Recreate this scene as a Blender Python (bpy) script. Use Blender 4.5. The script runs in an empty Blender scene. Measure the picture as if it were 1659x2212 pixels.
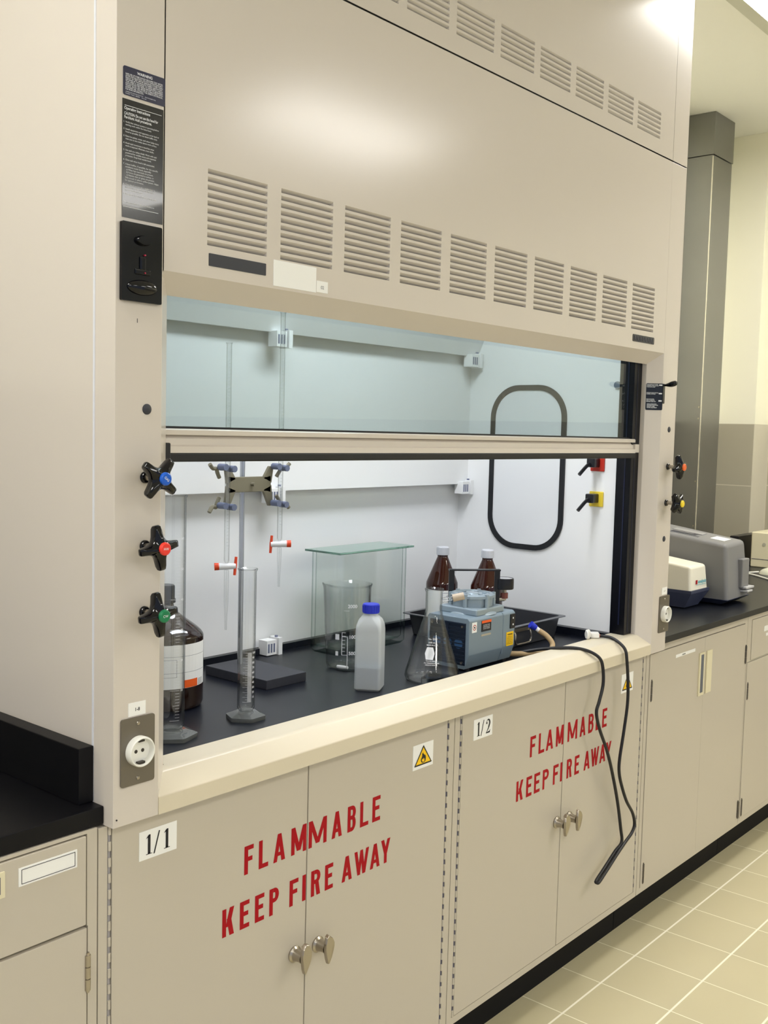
import bpy, bmesh, math, random
from mathutils import Vector, Matrix
random.seed(7)
SC = bpy.context.scene
COL = SC.collection
PI = math.pi

# ------------------------------------------------------------ camera, light, exposure
cam_d = bpy.data.cameras.new('camera')
cam = bpy.data.objects.new('camera', cam_d); COL.objects.link(cam); SC.camera = cam
cam_d.sensor_fit = 'HORIZONTAL'; cam_d.sensor_width = 36.0
cam_d.lens = 2244.09 / 1659.0 * 36.0
cam_d.clip_start = .02; cam_d.clip_end = 60
_rt = Vector((0.64740362, -0.76174335, 0.02481173)); _up = Vector((0.0428983, 0.06892394, 0.99669917)); _f = Vector((0.76093909, 0.64420226, -0.0772991))
M = Matrix.Identity(4)
for i in range(3):
    M[i][0] = _rt[i]; M[i][1] = _up[i]; M[i][2] = -_f[i]
M[0][3], M[1][3], M[2][3] = -0.88043876, -1.25008051, 1.4076727
cam.matrix_world = M

world = bpy.data.worlds.new('room_air'); SC.world = world; world.use_nodes = True
WB = world.node_tree.nodes['Background']
WB.inputs['Color'].default_value = (0.72, 0.81, 1.0, 1); WB.inputs['Strength'].default_value = 0.60
LAMP_RADIANCE = 19.0
LAMP_COLOR = (1.0, 0.975, 0.925)
HOOD_LAMP = 27.0
HOOD_COLOR = (0.91, 0.95, 1.0)
vs = SC.view_settings
vs.view_transform = 'Standard'; vs.look = 'None'; vs.gamma = 1; vs.use_curve_mapping = False
vs.exposure = 0.0
SC.cycles.max_bounces = 16; SC.cycles.transmission_bounces = 14; SC.cycles.transparent_max_bounces = 16
SC.cycles.diffuse_bounces = 5; SC.cycles.glossy_bounces = 6
SC.cycles.use_denoising = True
SC.cycles.sample_clamp_indirect = 6.0

# ------------------------------------------------------------ materials
def lin(c):
    return tuple((v / 12.92 if v <= .04045 else ((v + .055) / 1.055) ** 2.4) for v in (x / 255 for x in c))
MATS = {}
def mat(name, rgb=(128, 128, 128), rough=.5, metal=0.0, trans=0.0, ior=1.45, bump=0, bscale=300, mottle=0, mscale=6, spec=.5, coat=0.0, emit=None, estr=0):
    if name in MATS: return MATS[name]
    m = bpy.data.materials.new(name); m.use_nodes = True
    nt = m.node_tree; b = nt.nodes['Principled BSDF']
    c = lin(rgb)
    b.inputs['Base Color'].default_value = (*c, 1); b.inputs['Roughness'].default_value = rough
    b.inputs['Metallic'].default_value = metal; b.inputs['Transmission Weight'].default_value = trans
    b.inputs['IOR'].default_value = ior; b.inputs['Specular IOR Level'].default_value = spec
    b.inputs['Coat Weight'].default_value = coat
    if emit:
        b.inputs['Emission Color'].default_value = (*emit, 1); b.inputs['Emission Strength'].default_value = estr
    tc = None
    if bump or mottle:
        tc = nt.nodes.new('ShaderNodeTexCoord')
    if bump:
        n = nt.nodes.new('ShaderNodeTexNoise'); n.inputs['Scale'].default_value = bscale; n.inputs['Detail'].default_value = 2
        bp = nt.nodes.new('ShaderNodeBump'); bp.inputs['Strength'].default_value = bump; bp.inputs['Distance'].default_value = .001
        nt.links.new(tc.outputs['Object'], n.inputs['Vector']); nt.links.new(n.outputs['Fac'], bp.inputs['Height']); nt.links.new(bp.outputs['Normal'], b.inputs['Normal'])
    if mottle:
        n = nt.nodes.new('ShaderNodeTexNoise'); n.inputs['Scale'].default_value = mscale; n.inputs['Detail'].default_value = 5
        mx = nt.nodes.new('ShaderNodeMix'); mx.data_type = 'RGBA'
        mx.inputs['A'].default_value = (*[v * (1 - mottle) for v in c], 1); mx.inputs['B'].default_value = (*[min(1, v * (1 + mottle)) for v in c], 1)
        nt.links.new(tc.outputs['Object'], n.inputs['Vector']); nt.links.new(n.outputs['Fac'], mx.inputs['Factor']); nt.links.new(mx.outputs['Result'], b.inputs['Base Color'])
    MATS[name] = m
    return m
def lamp_mat(name, col, strength):
    m = bpy.data.materials.new(name); m.use_nodes = True
    nt = m.node_tree; nt.nodes.clear()
    e = nt.nodes.new('ShaderNodeEmission'); o = nt.nodes.new('ShaderNodeOutputMaterial')
    e.inputs['Color'].default_value = (*col, 1); e.inputs['Strength'].default_value = strength
    nt.links.new(e.outputs[0], o.inputs['Surface']); return m
def pane_mat(name, tint):
    m = bpy.data.materials.new(name); m.use_nodes = True
    nt = m.node_tree; nt.nodes.clear()
    t = nt.nodes.new('ShaderNodeBsdfTransparent'); t.inputs['Color'].default_value = (*tint, 1)
    g = nt.nodes.new('ShaderNodeBsdfGlossy'); g.inputs['Roughness'].default_value = .01
    lw = nt.nodes.new('ShaderNodeLayerWeight'); lw.inputs['Blend'].default_value = .5
    pw = nt.nodes.new('ShaderNodeMath'); pw.operation = 'POWER'; pw.inputs[1].default_value = 5; nt.links.new(lw.outputs['Facing'], pw.inputs[0])
    fr = nt.nodes.new('ShaderNodeMath'); fr.operation = 'MULTIPLY_ADD'; fr.inputs[1].default_value = .92; fr.inputs[2].default_value = .045; nt.links.new(pw.outputs[0], fr.inputs[0])
    mx = nt.nodes.new('ShaderNodeMixShader'); o = nt.nodes.new('ShaderNodeOutputMaterial')
    nt.links.new(fr.outputs[0], mx.inputs[0]); nt.links.new(t.outputs[0], mx.inputs[1]); nt.links.new(g.outputs[0], mx.inputs[2]); nt.links.new(mx.outputs[0], o.inputs['Surface'])
    return m
PAINT = mat('beige_powder_coat', (208, 200, 191), .185, bump=.008, bscale=500)
CABPAINT = mat('beige_cabinet_paint', (192, 184, 170), .30, bump=.012, bscale=500)
SILLP = mat('beige_sill_enamel', (214, 204, 182), .3)
INNERSTEEL = mat('dark_steel', (70, 70, 72), .6)
LINER = mat('white_hood_liner', (238, 238, 238), .42)
EPOXY = mat('black_epoxy_resin', (17, 20, 29), .33, mottle=.35, mscale=14, spec=.4)
EPOXYL = mat('black_bench_epoxy', (8, 8, 13), .45, mottle=.3, mscale=20, spec=.25)
BLACK = mat('black_plastic', (18, 18, 24), .28)
BLACKGLOSS = mat('black_gloss_plastic', (7, 7, 12), .07)
RUBBER = mat('black_rubber', (22, 23, 27), .5)
KICK = mat('toe_kick_vinyl', (10, 10, 16), .6, spec=.2)
TRACK = mat('black_track', (7, 8, 15), .3, spec=.3)
WHITE = mat('white_card', (240, 240, 238), .5)
WHITEPL = mat('white_plastic', (236, 235, 228), .3)
CREAM = mat('cream_plastic', (222, 214, 184), .4)
INK = mat('black_ink', (22, 22, 30), .5)
WINK = mat('white_ink', (226, 228, 232), .5)
GLASSINK = mat('white_enamel_print', (235, 236, 240), .6)
RED = mat('red_lettering', (164, 8, 24), .55, spec=.2)
YEL = mat('hazard_yellow', (248, 200, 0), .4)
CHROME = mat('brushed_nickel', (176, 168, 156), .28, metal=1)
STEEL = mat('stainless_steel', (140, 138, 132), .33, metal=.9, mottle=.12, mscale=8)
DUCTM = mat('duct_steel', (138, 138, 136), .33, metal=.85, mottle=.12, mscale=3)
PLATE = mat('outlet_plate_steel', (118, 112, 102), .4, metal=.6)
NAVY = mat('warning_navy', (16, 20, 58), .25, coat=.4)
LBLACK = mat('label_black', (16, 18, 24), .16, coat=.4)
GLASS = mat('clear_glass', (252, 253, 253), 0, trans=1, ior=1.46)
def thin_mix(m, f, clear=(.985, .99, .988), rim=(.20, .23, .23), p=4.0):
    nt = m.node_tree; b = nt.nodes['Principled BSDF']; o = nt.nodes['Material Output']; L = nt.links
    lw = nt.nodes.new('ShaderNodeLayerWeight'); lw.inputs['Blend'].default_value = .5
    def pw(e):
        n = nt.nodes.new('ShaderNodeMath'); n.operation = 'POWER'; n.inputs[1].default_value = e; L.new(lw.outputs['Facing'], n.inputs[0]); return n.outputs[0]
    cm_ = nt.nodes.new('ShaderNodeMix'); cm_.data_type = 'RGBA'; cm_.inputs['A'].default_value = (*clear, 1); cm_.inputs['B'].default_value = (*rim, 1); L.new(pw(p), cm_.inputs['Factor'])
    t = nt.nodes.new('ShaderNodeBsdfTransparent'); L.new(cm_.outputs['Result'], t.inputs['Color'])
    g = nt.nodes.new('ShaderNodeBsdfGlossy'); g.inputs['Roughness'].default_value = .02
    fr = nt.nodes.new('ShaderNodeMath'); fr.operation = 'MULTIPLY_ADD'; fr.inputs[1].default_value = .7; fr.inputs[2].default_value = .045; L.new(pw(5.0), fr.inputs[0])
    m1 = nt.nodes.new('ShaderNodeMixShader'); L.new(fr.outputs[0], m1.inputs[0]); L.new(t.outputs[0], m1.inputs[1]); L.new(g.outputs[0], m1.inputs[2])
    mx = nt.nodes.new('ShaderNodeMixShader'); mx.inputs[0].default_value = f
    L.new(b.outputs[0], mx.inputs[1]); L.new(m1.outputs[0], mx.inputs[2]); L.new(mx.outputs[0], o.inputs['Surface'])
thin_mix(GLASS, 1.0, (.988, .992, .99), (.02, .035, .035), 3.3)
FOOTGLASS = mat('thick_clear_glass', (228, 234, 234), 0.03, trans=.86, ior=1.5)
TANKGLASS = mat('greenish_glass', (246, 253, 250), 0, trans=1, ior=1.48)
thin_mix(TANKGLASS, 1.0, (.985, .995, .99), (.05, .26, .19), 3.0)
LIDGLASS = mat('green_edge_glass', (170, 214, 196), .02, trans=.9, ior=1.5)
AMBER = mat('amber_glass', (52, 17, 8), .03, trans=.12, ior=1.5)
DAMBER = mat('dark_amber_glass', (34, 18, 12), .03, trans=.1, ior=1.5)
BLUECAP = mat('blue_cap', (30, 48, 190), .4)
BRED = mat('stopcock_red', (226, 74, 36), .4)
PTFE = mat('white_ptfe', (238, 238, 240), .3)
CLAMPM = mat('clamp_grey_bronze', (128, 122, 104), .5, metal=.2)
VINYL = mat('grey_vinyl', (104, 112, 138), .5)
SLAB = mat('slate_base', (52, 53, 60), .55, mottle=.12, mscale=40)
PUMPM = mat('pump_blue_grey', (122, 138, 150), .36)
PUMPD = mat('pump_dark_grille', (22, 34, 52), .4)
PUMPH = mat('pump_cast_head', (150, 164, 174), .32, metal=.3)
ORANGE = mat('orange_label', (236, 96, 30), .4)
HOSE = mat('tan_rubber_hose', (176, 150, 112), .5)
TRAYM = mat('tray_steel', (104, 106, 112), .3, metal=.8)
MGREY = mat('instrument_grey', (124, 124, 126), .45)
MBLUE = mat('instrument_dark_blue', (58, 64, 88), .5)
PVCW = mat('offwhite_cover', (236, 232, 216), .35)
TEAL = mat('teal_print', (60, 170, 190), .5)
REDLIGHT = mat('red_indicator', (150, 20, 50), .3)
CW_ = mat('cap_green', (22, 122, 78), .3); HW_ = mat('cap_red', (232, 60, 48), .3); GAS_ = mat('cap_blue', (24, 92, 200), .3)
COR_ = mat('cap_orange', (240, 110, 50), .3); CYE_ = mat('cap_yellow', (240, 210, 40), .3)
REDPL = mat('outlet_red', (190, 48, 34), .35); YELPL = mat('outlet_yellow', (228, 200, 60), .35)
GRIP = mat('cord_black', (26, 26, 30), .4)
LAMPGLOW = lamp_mat('lamp_diffuser', LAMP_COLOR, LAMP_RADIANCE)
HOODGLOW = lamp_mat('hood_lamp_diffuser', HOOD_COLOR, HOOD_LAMP)
PANE = pane_mat('sash_glass', (.70, .755, .745))

def hdpe():
    m = bpy.data.materials.new('translucent_polyethylene'); m.use_nodes = True
    nt = m.node_tree; b = nt.nodes['Principled BSDF']; o = nt.nodes['Material Output']
    b.inputs['Base Color'].default_value = (*lin((232, 236, 238)), 1); b.inputs['Roughness'].default_value = .42
    t = nt.nodes.new('ShaderNodeBsdfTransparent'); t.inputs['Color'].default_value = (.93, .96, .97, 1)
    mx = nt.nodes.new('ShaderNodeMixShader'); mx.inputs[0].default_value = .48
    nt.links.new(b.outputs[0], mx.inputs[1]); nt.links.new(t.outputs[0], mx.inputs[2]); nt.links.new(mx.outputs[0], o.inputs['Surface'])
    return m
HDPE = hdpe()

def tile_mat(name, base, grout, pitch, ox, oy, axes, gw, zsplit=None, above=None, rough=.3):
    """square tiles on world axes, with thin grout; above zsplit plain paint"""
    m = bpy.data.materials.new(name); m.use_nodes = True
    nt = m.node_tree; L = nt.links; b = nt.nodes['Principled BSDF']; b.inputs['Roughness'].default_value = rough
    g = nt.nodes.new('ShaderNodeNewGeometry'); s = nt.nodes.new('ShaderNodeSeparateXYZ'); L.new(g.outputs['Position'], s.inputs[0])
    def mth(op, a, bv, cv=None):
        n = nt.nodes.new('ShaderNodeMath'); n.operation = op
        for i, v in enumerate((a, bv, cv)):
            if v is None: continue
            if hasattr(v, 'is_linked'): L.new(v, n.inputs[i])
            else: n.inputs[i].default_value = v
        return n.outputs[0]
    ds = []; ids = []
    for ax, off, p, w in zip(axes, (ox, oy), pitch, gw):
        v = mth('DIVIDE', mth('SUBTRACT', s.outputs[ax], off), p)
        fr = mth('FRACT', v, None); ids.append(mth('FLOOR', v, None))
        d = mth('MINIMUM', fr, mth('SUBTRACT', 1.0, fr)); ds.append(mth('LESS_THAN', d, w / p))
    gm = mth('MAXIMUM', ds[0], ds[1])
    comb = nt.nodes.new('ShaderNodeCombineXYZ'); L.new(ids[0], comb.inputs[0]); L.new(ids[1], comb.inputs[1])
    wn = nt.nodes.new('ShaderNodeTexWhiteNoise'); L.new(comb.outputs[0], wn.inputs['Vector'])
    nz = nt.nodes.new('ShaderNodeTexNoise'); nz.inputs['Scale'].default_value = 5; nz.inputs['Detail'].default_value = 4; L.new(g.outputs['Position'], nz.inputs['Vector'])
    f = mth('ADD', mth('MULTIPLY', wn.outputs['Value'], .45), mth('MULTIPLY', nz.outputs['Fac'], .55))
    c = lin(base)
    mx = nt.nodes.new('ShaderNodeMix'); mx.data_type = 'RGBA'; L.new(f, mx.inputs['Factor'])
    mx.inputs['A'].default_value = (*[v * .93 for v in c], 1); mx.inputs['B'].default_value = (*[v * 1.06 for v in c], 1)
    m2 = nt.nodes.new('ShaderNodeMix'); m2.data_type = 'RGBA'; L.new(gm, m2.inputs['Factor']); L.new(mx.outputs['Result'], m2.inputs['A']); m2.inputs['B'].default_value = (*lin(grout), 1)
    out = m2.outputs['Result']
    if zsplit is not None:
        m3 = nt.nodes.new('ShaderNodeMix'); m3.data_type = 'RGBA'; L.new(mth('GREATER_THAN', s.outputs[2], zsplit), m3.inputs['Factor']); L.new(out, m3.inputs['A']); m3.inputs['B'].default_value = (*lin(above), 1); out = m3.outputs['Result']
    L.new(out, b.inputs['Base Color'])
    return m
FLOORM = tile_mat('floor_tiles', (200, 191, 158), (246, 241, 222), (.1916, .1916), 1.2833, -.0300, (0, 1), (.0014, .0026), rough=.3)
WALLM = tile_mat('wall_tiles_and_paint', (178, 172, 152), (214, 208, 190), (.294, .294), .604, 1.486 - .294 * 6, (1, 2), (.0022, .0022), 1.486, (250, 247, 226), rough=.35)
WALLB = tile_mat('wall_tiles_back', (178, 172, 152), (214, 208, 190), (.294, .294), 4.0, 1.486 - .294 * 6, (0, 2), (.0022, .0022), 1.486, (250, 247, 226), rough=.35)
CEILM = mat('ceiling_paint', (238, 238, 232), .7)

# ------------------------------------------------------------ mesh builder
class MB:
    def __init__(s): s.v = []; s.f = []; s.m = []
    def add(s, vs, fs, mi=0, fn=None):
        o = len(s.v)
        s.v += [tuple(fn(*p)) if fn else tuple(p) for p in vs]
        s.f += [tuple(i + o for i in f) for f in fs]; s.m += [mi] * len(fs); return s
    def quad(s, a, b, c, d, mi=0): return s.add([a, b, c, d], [(0, 1, 2, 3)], mi)
    def box(s, x0, x1, y0, y1, z0, z1, mi=0, fn=None):
        vs = [(x, y, z) for x in (x0, x1) for y in (y0, y1) for z in (z0, z1)]
        return s.add(vs, [(0, 1, 3, 2), (4, 6, 7, 5), (0, 4, 5, 1), (2, 3, 7, 6), (0, 2, 6, 4), (1, 5, 7, 3)], mi, fn)
    def rbox(s, x0, x1, y0, y1, z0, z1, r, seg=3, mi=0, fn=None):
        bm = bmesh.new(); bmesh.ops.create_cube(bm, size=1)
        for v in bm.verts: v.co = Vector((x0 + (v.co.x + .5) * (x1 - x0), y0 + (v.co.y + .5) * (y1 - y0), z0 + (v.co.z + .5) * (z1 - z0)))
        bmesh.ops.bevel(bm, geom=bm.edges[:], offset=r, segments=seg, profile=.5, affect='EDGES')
        s.bm(bm, mi, fn); return s
    def bm(s, bm, mi=0, fn=None):
        bm.verts.index_update()
        s.add([tuple(v.co) for v in bm.verts], [tuple(v.index for v in f.verts) for f in bm.faces], mi, fn); bm.free(); return s
    def hull8(s, bot, top, mi=0):   # two quads (lists of four points)
        return s.add(list(bot) + list(top), [(3, 2, 1, 0), (4, 5, 6, 7), (0, 1, 5, 4), (1, 2, 6, 5), (2, 3, 7, 6), (3, 0, 4, 7)], mi)
    def prism(s, poly, a, b, fn, mi=0, bevel=0, seg=2):
        """poly in 2d extruded from a to b; fn(u,v,w)->xyz"""
        n = len(poly)
        if bevel:
            bm = bmesh.new()
            lo = [bm.verts.new((u, v, a)) for u, v in poly]; hi = [bm.verts.new((u, v, b)) for u, v in poly]
            bm.faces.new(lo[::-1]); bm.faces.new(hi)
            for i in range(n): bm.faces.new((lo[i], lo[(i + 1) % n], hi[(i + 1) % n], hi[i]))
            bmesh.ops.recalc_face_normals(bm, faces=bm.faces[:])
            bmesh.ops.bevel(bm, geom=bm.edges[:], offset=bevel, segments=seg, profile=.5, affect='EDGES')
            return s.bm(bm, mi, fn)
        vs = [(u, v, a) for u, v in poly] + [(u, v, b) for u, v in poly]
        fs = [tuple(range(n - 1, -1, -1)), tuple(range(n, 2 * n))] + [(i, (i + 1) % n, n + (i + 1) % n, n + i) for i in range(n)]
        return s.add(vs, fs, mi, fn)
    def lathe(s, prof, c=(0, 0, 0), seg=40, fn=None, mi=0, closed=False):
        """prof: (r,z) list; r=0 ends become poles"""
        rings = []; vs = []
        for r, z in prof:
            if r <= 1e-6: rings.append([len(vs)]); vs.append((c[0], c[1], c[2] + z))
            else:
                rings.append(list(range(len(vs), len(vs) + seg)))
                vs += [(c[0] + r * math.cos(2 * PI * k / seg), c[1] + r * math.sin(2 * PI * k / seg), c[2] + z) for k in range(seg)]
        fs = []
        prs = list(zip(rings, rings[1:])) + ([(rings[-1], rings[0])] if closed else [])
        for a, b in prs:
            for k in range(seg):
                k2 = (k + 1) % seg
                if len(a) == 1 and len(b) == 1: continue
                if len(a) == 1: fs.append((a[0], b[k2], b[k]))
                elif len(b) == 1: fs.append((a[k], a[k2], b[0]))
                else: fs.append((a[k], a[k2], b[k2], b[k]))
        return s.add(vs, fs, mi, fn)
    def rod(s, p, q, r0, r1=None, seg=20, mi=0):
        r1 = r0 if r1 is None else r1
        p, q = Vector(p), Vector(q); d = (q - p); h = d.length; d.normalize()
        a = d.orthogonal().normalized(); b = d.cross(a)
        fn = lambda x, y, z: p + a * x + b * y + d * z
        return s.lathe([(0, 0), (r0, 0), (r1, h), (0, h)], seg=seg, fn=fn, mi=mi)
    def tube(s, pts, r, seg=10, mi=0, sub=6):
        P = [Vector(p) for p in pts]
        if sub > 1:
            Q = []
            for i in range(len(P) - 1):
                p0 = P[max(i - 1, 0)]; p1 = P[i]; p2 = P[i + 1]; p3 = P[min(i + 2, len(P) - 1)]
                for k in range(sub):
                    t = k / sub
                    Q.append(.5 * ((2 * p1) + (p2 - p0) * t + (2 * p0 - 5 * p1 + 4 * p2 - p3) * t * t + (3 * p1 - p0 - 3 * p2 + p3) * t ** 3))
            Q.append(P[-1]); P = Q
        vs = []; n = len(P); up = None
        for i, p in enumerate(P):
            t = (P[min(i + 1, n - 1)] - P[max(i - 1, 0)]).normalized()
            if up is None: up = t.orthogonal().normalized()
            up = (up - t * up.dot(t)).normalized(); sd = t.cross(up)
            rr = r[min(i, len(r) - 1)] if isinstance(r, list) else r
            vs += [p + (up * math.cos(2 * PI * k / seg) + sd * math.sin(2 * PI * k / seg)) * rr for k in range(seg)]
        fs = [(i * seg + k, i * seg + (k + 1) % seg, (i + 1) * seg + (k + 1) % seg, (i + 1) * seg + k) for i in range(n - 1) for k in range(seg)]
        fs += [tuple(range(seg - 1, -1, -1)), tuple(range((n - 1) * seg, n * seg))]
        return s.add(vs, fs, mi)

def part(name, mb, mats, parent=None, label=None, smooth=35, local=False):
    if not isinstance(mats, (list, tuple)): mats = [mats]
    me = bpy.data.meshes.new(name)
    off = Vector((0, 0, 0))
    if parent is not None and not local:
        p = parent
        while p is not None: off += p.location; p = p.parent
    me.from_pydata([tuple(Vector(v) - off) for v in mb.v], [], mb.f)
    for m in mats: me.materials.append(m)
    if len(mats) > 1: me.polygons.foreach_set('material_index', mb.m)
    bm = bmesh.new(); bm.from_mesh(me); bmesh.ops.recalc_face_normals(bm, faces=bm.faces[:]); bm.to_mesh(me); bm.free()
    if smooth:
        me.polygons.foreach_set('use_smooth', [True] * len(me.polygons)); me.set_sharp_from_angle(angle=math.radians(smooth))
    me.update()
    o = bpy.data.objects.new(name, me); COL.objects.link(o); o.parent = parent
    if smooth and len(me.polygons) > 20:
        wn = o.modifiers.new('weighted_normal', 'WEIGHTED_NORMAL'); wn.keep_sharp = True; wn.weight = 80
    if label: o['label'] = label
    return o
def tag(o, label, cat, group=None, kind=None):
    if label: o['label'] = label
    if cat: o['category'] = cat
    if group: o['group'] = group
    if kind: o['kind'] = kind
    return o
def thing(name, label, cat, loc=(0, 0, 0), group=None, rz=0):
    o = bpy.data.objects.new(name, None); COL.objects.link(o); o.location = loc; o.rotation_euler = (0, 0, rz)
    o.empty_display_size = .05
    return tag(o, label, cat, group)
def struct(name, mb, m):
    o = part(name, mb, m, smooth=0); o['kind'] = 'structure'; return o
def dup(o, loc=None, label=None, parent=None, rz=None):
    c = o.copy(); COL.objects.link(c)
    if parent is not None: c.parent = parent
    for ch in list(o.children): dup(ch, parent=c)
    if loc is not None: c.location = loc
    if rz is not None: c.rotation_euler = (0, 0, rz)
    if label: c['label'] = label
    return c

# ---- flat lettering
_tc = {}
def text2d(txt, size, bold=0.0, xs=1.0, spacing=1.0):
    key = (txt, bold, spacing)
    if key not in _tc:
        cu = bpy.data.curves.new('t', 'FONT'); cu.body = txt; cu.size = 1; cu.offset = bold; cu.space_character = spacing; cu.resolution_u = 3; cu.fill_mode = 'FRONT'
        ob = bpy.data.objects.new('t', cu); COL.objects.link(ob)
        dg = bpy.context.evaluated_depsgraph_get(); dg.update()
        me = ob.evaluated_get(dg).to_mesh()
        _tc[key] = ([(v.co.x, v.co.y) for v in me.vertices], [tuple(p.vertices) for p in me.polygons])
        ob.evaluated_get(dg).to_mesh_clear(); bpy.data.objects.remove(ob); bpy.data.curves.remove(cu)
    v, f = _tc[key]
    return [(x * size * xs, y * size) for x, y in v], f
def twidth(txt, size, bold=0, xs=1.0, spacing=1.0):
    v, f = text2d(txt, size, bold, xs, spacing); return max(x for x, y in v) if v else 0
def put_text(mb, txt, u, w, size, P, mi=0, bold=0, fit=None, align='l', spacing=1.0):
    """P(u,w)->xyz on the plane; fit = width the line is squeezed to"""
    xs = 1.0
    wd = twidth(txt, size, bold, 1.0, spacing)
    if fit: xs = fit / wd; wd = fit
    v, f = text2d(txt, size, bold, xs, spacing)
    if align == 'c': u -= wd / 2
    mb.add([(x, y, 0) for x, y in v], f, mi, lambda x, y, z: P(u + x, w + y))
def plane_y(y): return lambda u, w: (u, y, w)

# block lettering drawn from strokes
def block_letter(ch, w, h, s):
    Q = []
    R = lambda x0, x1, y0, y1: Q.append([(x0, y0), (x1, y0), (x1, y1), (x0, y1)])
    D = lambda x0, y0, x1, y1, t: Q.append([(x0, y0), (x0 + t, y0), (x1 + t, y1), (x1, y1)])
    def bowl(x0, x1, y0, y1):
        hh = (y1 - y0) / 2; r = min(hh, (x1 - x0) * .75); n = 10; yc = (y0 + y1) / 2
        out = [(x0, y0)] + [(x1 - r + r * math.cos(a), yc + hh * math.sin(a)) for a in [-PI / 2 + PI * k / n for k in range(n + 1)]] + [(x0, y1)]
        ri = max(r - s, .0005); hi = hh - s * .9
        inn = [(x0, y0 + s * .9)] + [(x1 - r + ri * math.cos(a), yc + hi * math.sin(a)) for a in [-PI / 2 + PI * k / n for k in range(n + 1)]] + [(x0, y1 - s * .9)]
        for i in range(len(out) - 1): Q.append([out[i], out[i + 1], inn[i + 1], inn[i]])
    if ch in 'FEL':
        R(0, s, 0, h)
        if ch in 'FE': R(s, w, h - s * .9, h); R(s, w * .88, h * .53 - s * .45, h * .53 + s * .45)
        if ch in 'EL': R(s, w, 0, s * .9)
    elif ch == 'I': R(0, w, 0, h)
    elif ch == 'A':
        t = s * 1.02; c = w / 2 - t / 2
        D(0, 0, c, h, t); D(w - t, 0, c, h, t); R(w * .26, w * .74, h * .2, h * .2 + s * .8)
    elif ch == 'M':
        R(0, s, 0, h); R(w - s, w, 0, h); D(w / 2 - s * .55, h * .1, 0, h, s * 1.1); D(w / 2 - s * .55, h * .1, w - s * 1.1, h, s * 1.1)
    elif ch == 'W':
        t = s * .98
        D(w * .23, 0, 0, h, t); D(w * .23, 0, w / 2 - t / 2, h, t * .9); D(w * .77 - t, 0, w / 2 - t / 2, h, t * .9); D(w * .77 - t, 0, w - t, h, t)
    elif ch == 'Y':
        R(w / 2 - s / 2, w / 2 + s / 2, 0, h * .45); D(w / 2 - s / 2, h * .4, 0, h, s * 1.05); D(w / 2 - s / 2, h * .4, w - s * 1.05, h, s * 1.05)
    elif ch == 'K':
        R(0, s, 0, h); D(s * .8, h * .33, w - s * 1.15, h, s * 1.15); D(w - s * 1.15, 0, s * 1.1, h * .62, s * 1.15)
    elif ch in 'BPR':
        R(0, s, 0, h); bowl(s, w, h * .46, h)
        if ch == 'B': bowl(s, w, 0, h * .46 + s * .9)
        if ch == 'R': D(w - s * 1.1, 0, w * .42, h * .52, s * 1.1)
    return Q
def put_block(mb, ch, x0, x1, z0, z1, y, s=.0086, mi=0):
    w, h = x1 - x0, z1 - z0
    for i, q in enumerate(block_letter(ch, w, h, min(s, w))):
        mb.add([(x0 + u, y - .00001 * i, z0 + v) for u, v in q], [(0, 1, 2, 3)], mi)

# ============================================================ STRUCTURE
struct('floor', MB().box(-4.5, 5.2, -6.0, .85, -.1, 0), FLOORM)
struct('ceiling', MB().box(-4.5, 5.2, -6.0, .85, 2.83, 2.93), CEILM)
struct('wall_back', MB().box(-4.5, 5.2, .80, .90, 0, 2.83), WALLB)
struct('wall_right', MB().box(4.19, 4.29, -6.0, .80, 0, 2.83), WALLM)
struct('trim_1', MB().box(4.0, 4.19, .604, .80, 0, 2.83), WALLM)['label'] = 'boxed tiled pilaster in the room corner'

# ceiling lights
def ceiling_light(loc, label):
    t = thing('ceiling_light', label, 'ceiling light', loc, 'recessed fluorescent ceiling lights')
    f = MB(); w, d = 1.15, .60
    for a in ((-w / 2, w / 2, -d / 2, -d / 2 + .044), (-w / 2, w / 2, d / 2 - .044, d / 2), (-w / 2, -w / 2 + .044, -d / 2 + .044, d / 2 - .044), (w / 2 - .044, w / 2, -d / 2 + .044, d / 2 - .044)):
        f.box(a[0], a[1], a[2], a[3], -.035, 0)
    part('frame', f, mat('lamp_frame', (196, 196, 182), .5), t, local=True)
    part('diffuser', MB().box(-w / 2 + .044, w / 2 - .044, -d / 2 + .044, d / 2 - .044, -.022, -.006), LAMPGLOW, t, local=True)
    return t
cl = ceiling_light((2.80, -.144, 2.83), 'fluorescent ceiling light in the top right corner, nearest the hood')
for p, l in (((2.75, -2.15, 2.83), 'fluorescent ceiling light further from the hood, mirrored in its louvered panel'),
             ((-1.22, -.144, 2.83), 'fluorescent ceiling light to the left of the hood'),
             ((-1.55, -2.15, 2.83), 'fluorescent ceiling light left of and behind the viewer'),
             ((.60, -4.16, 2.83), 'fluorescent ceiling light across the room facing the middle of the hood'),
             ((2.75, -4.16, 2.83), 'fluorescent ceiling light across the room, right of the middle'),
             ((-1.55, -4.16, 2.83), 'fluorescent ceiling light across the room, at the far left')):
    dup(cl, p, l)

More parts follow.
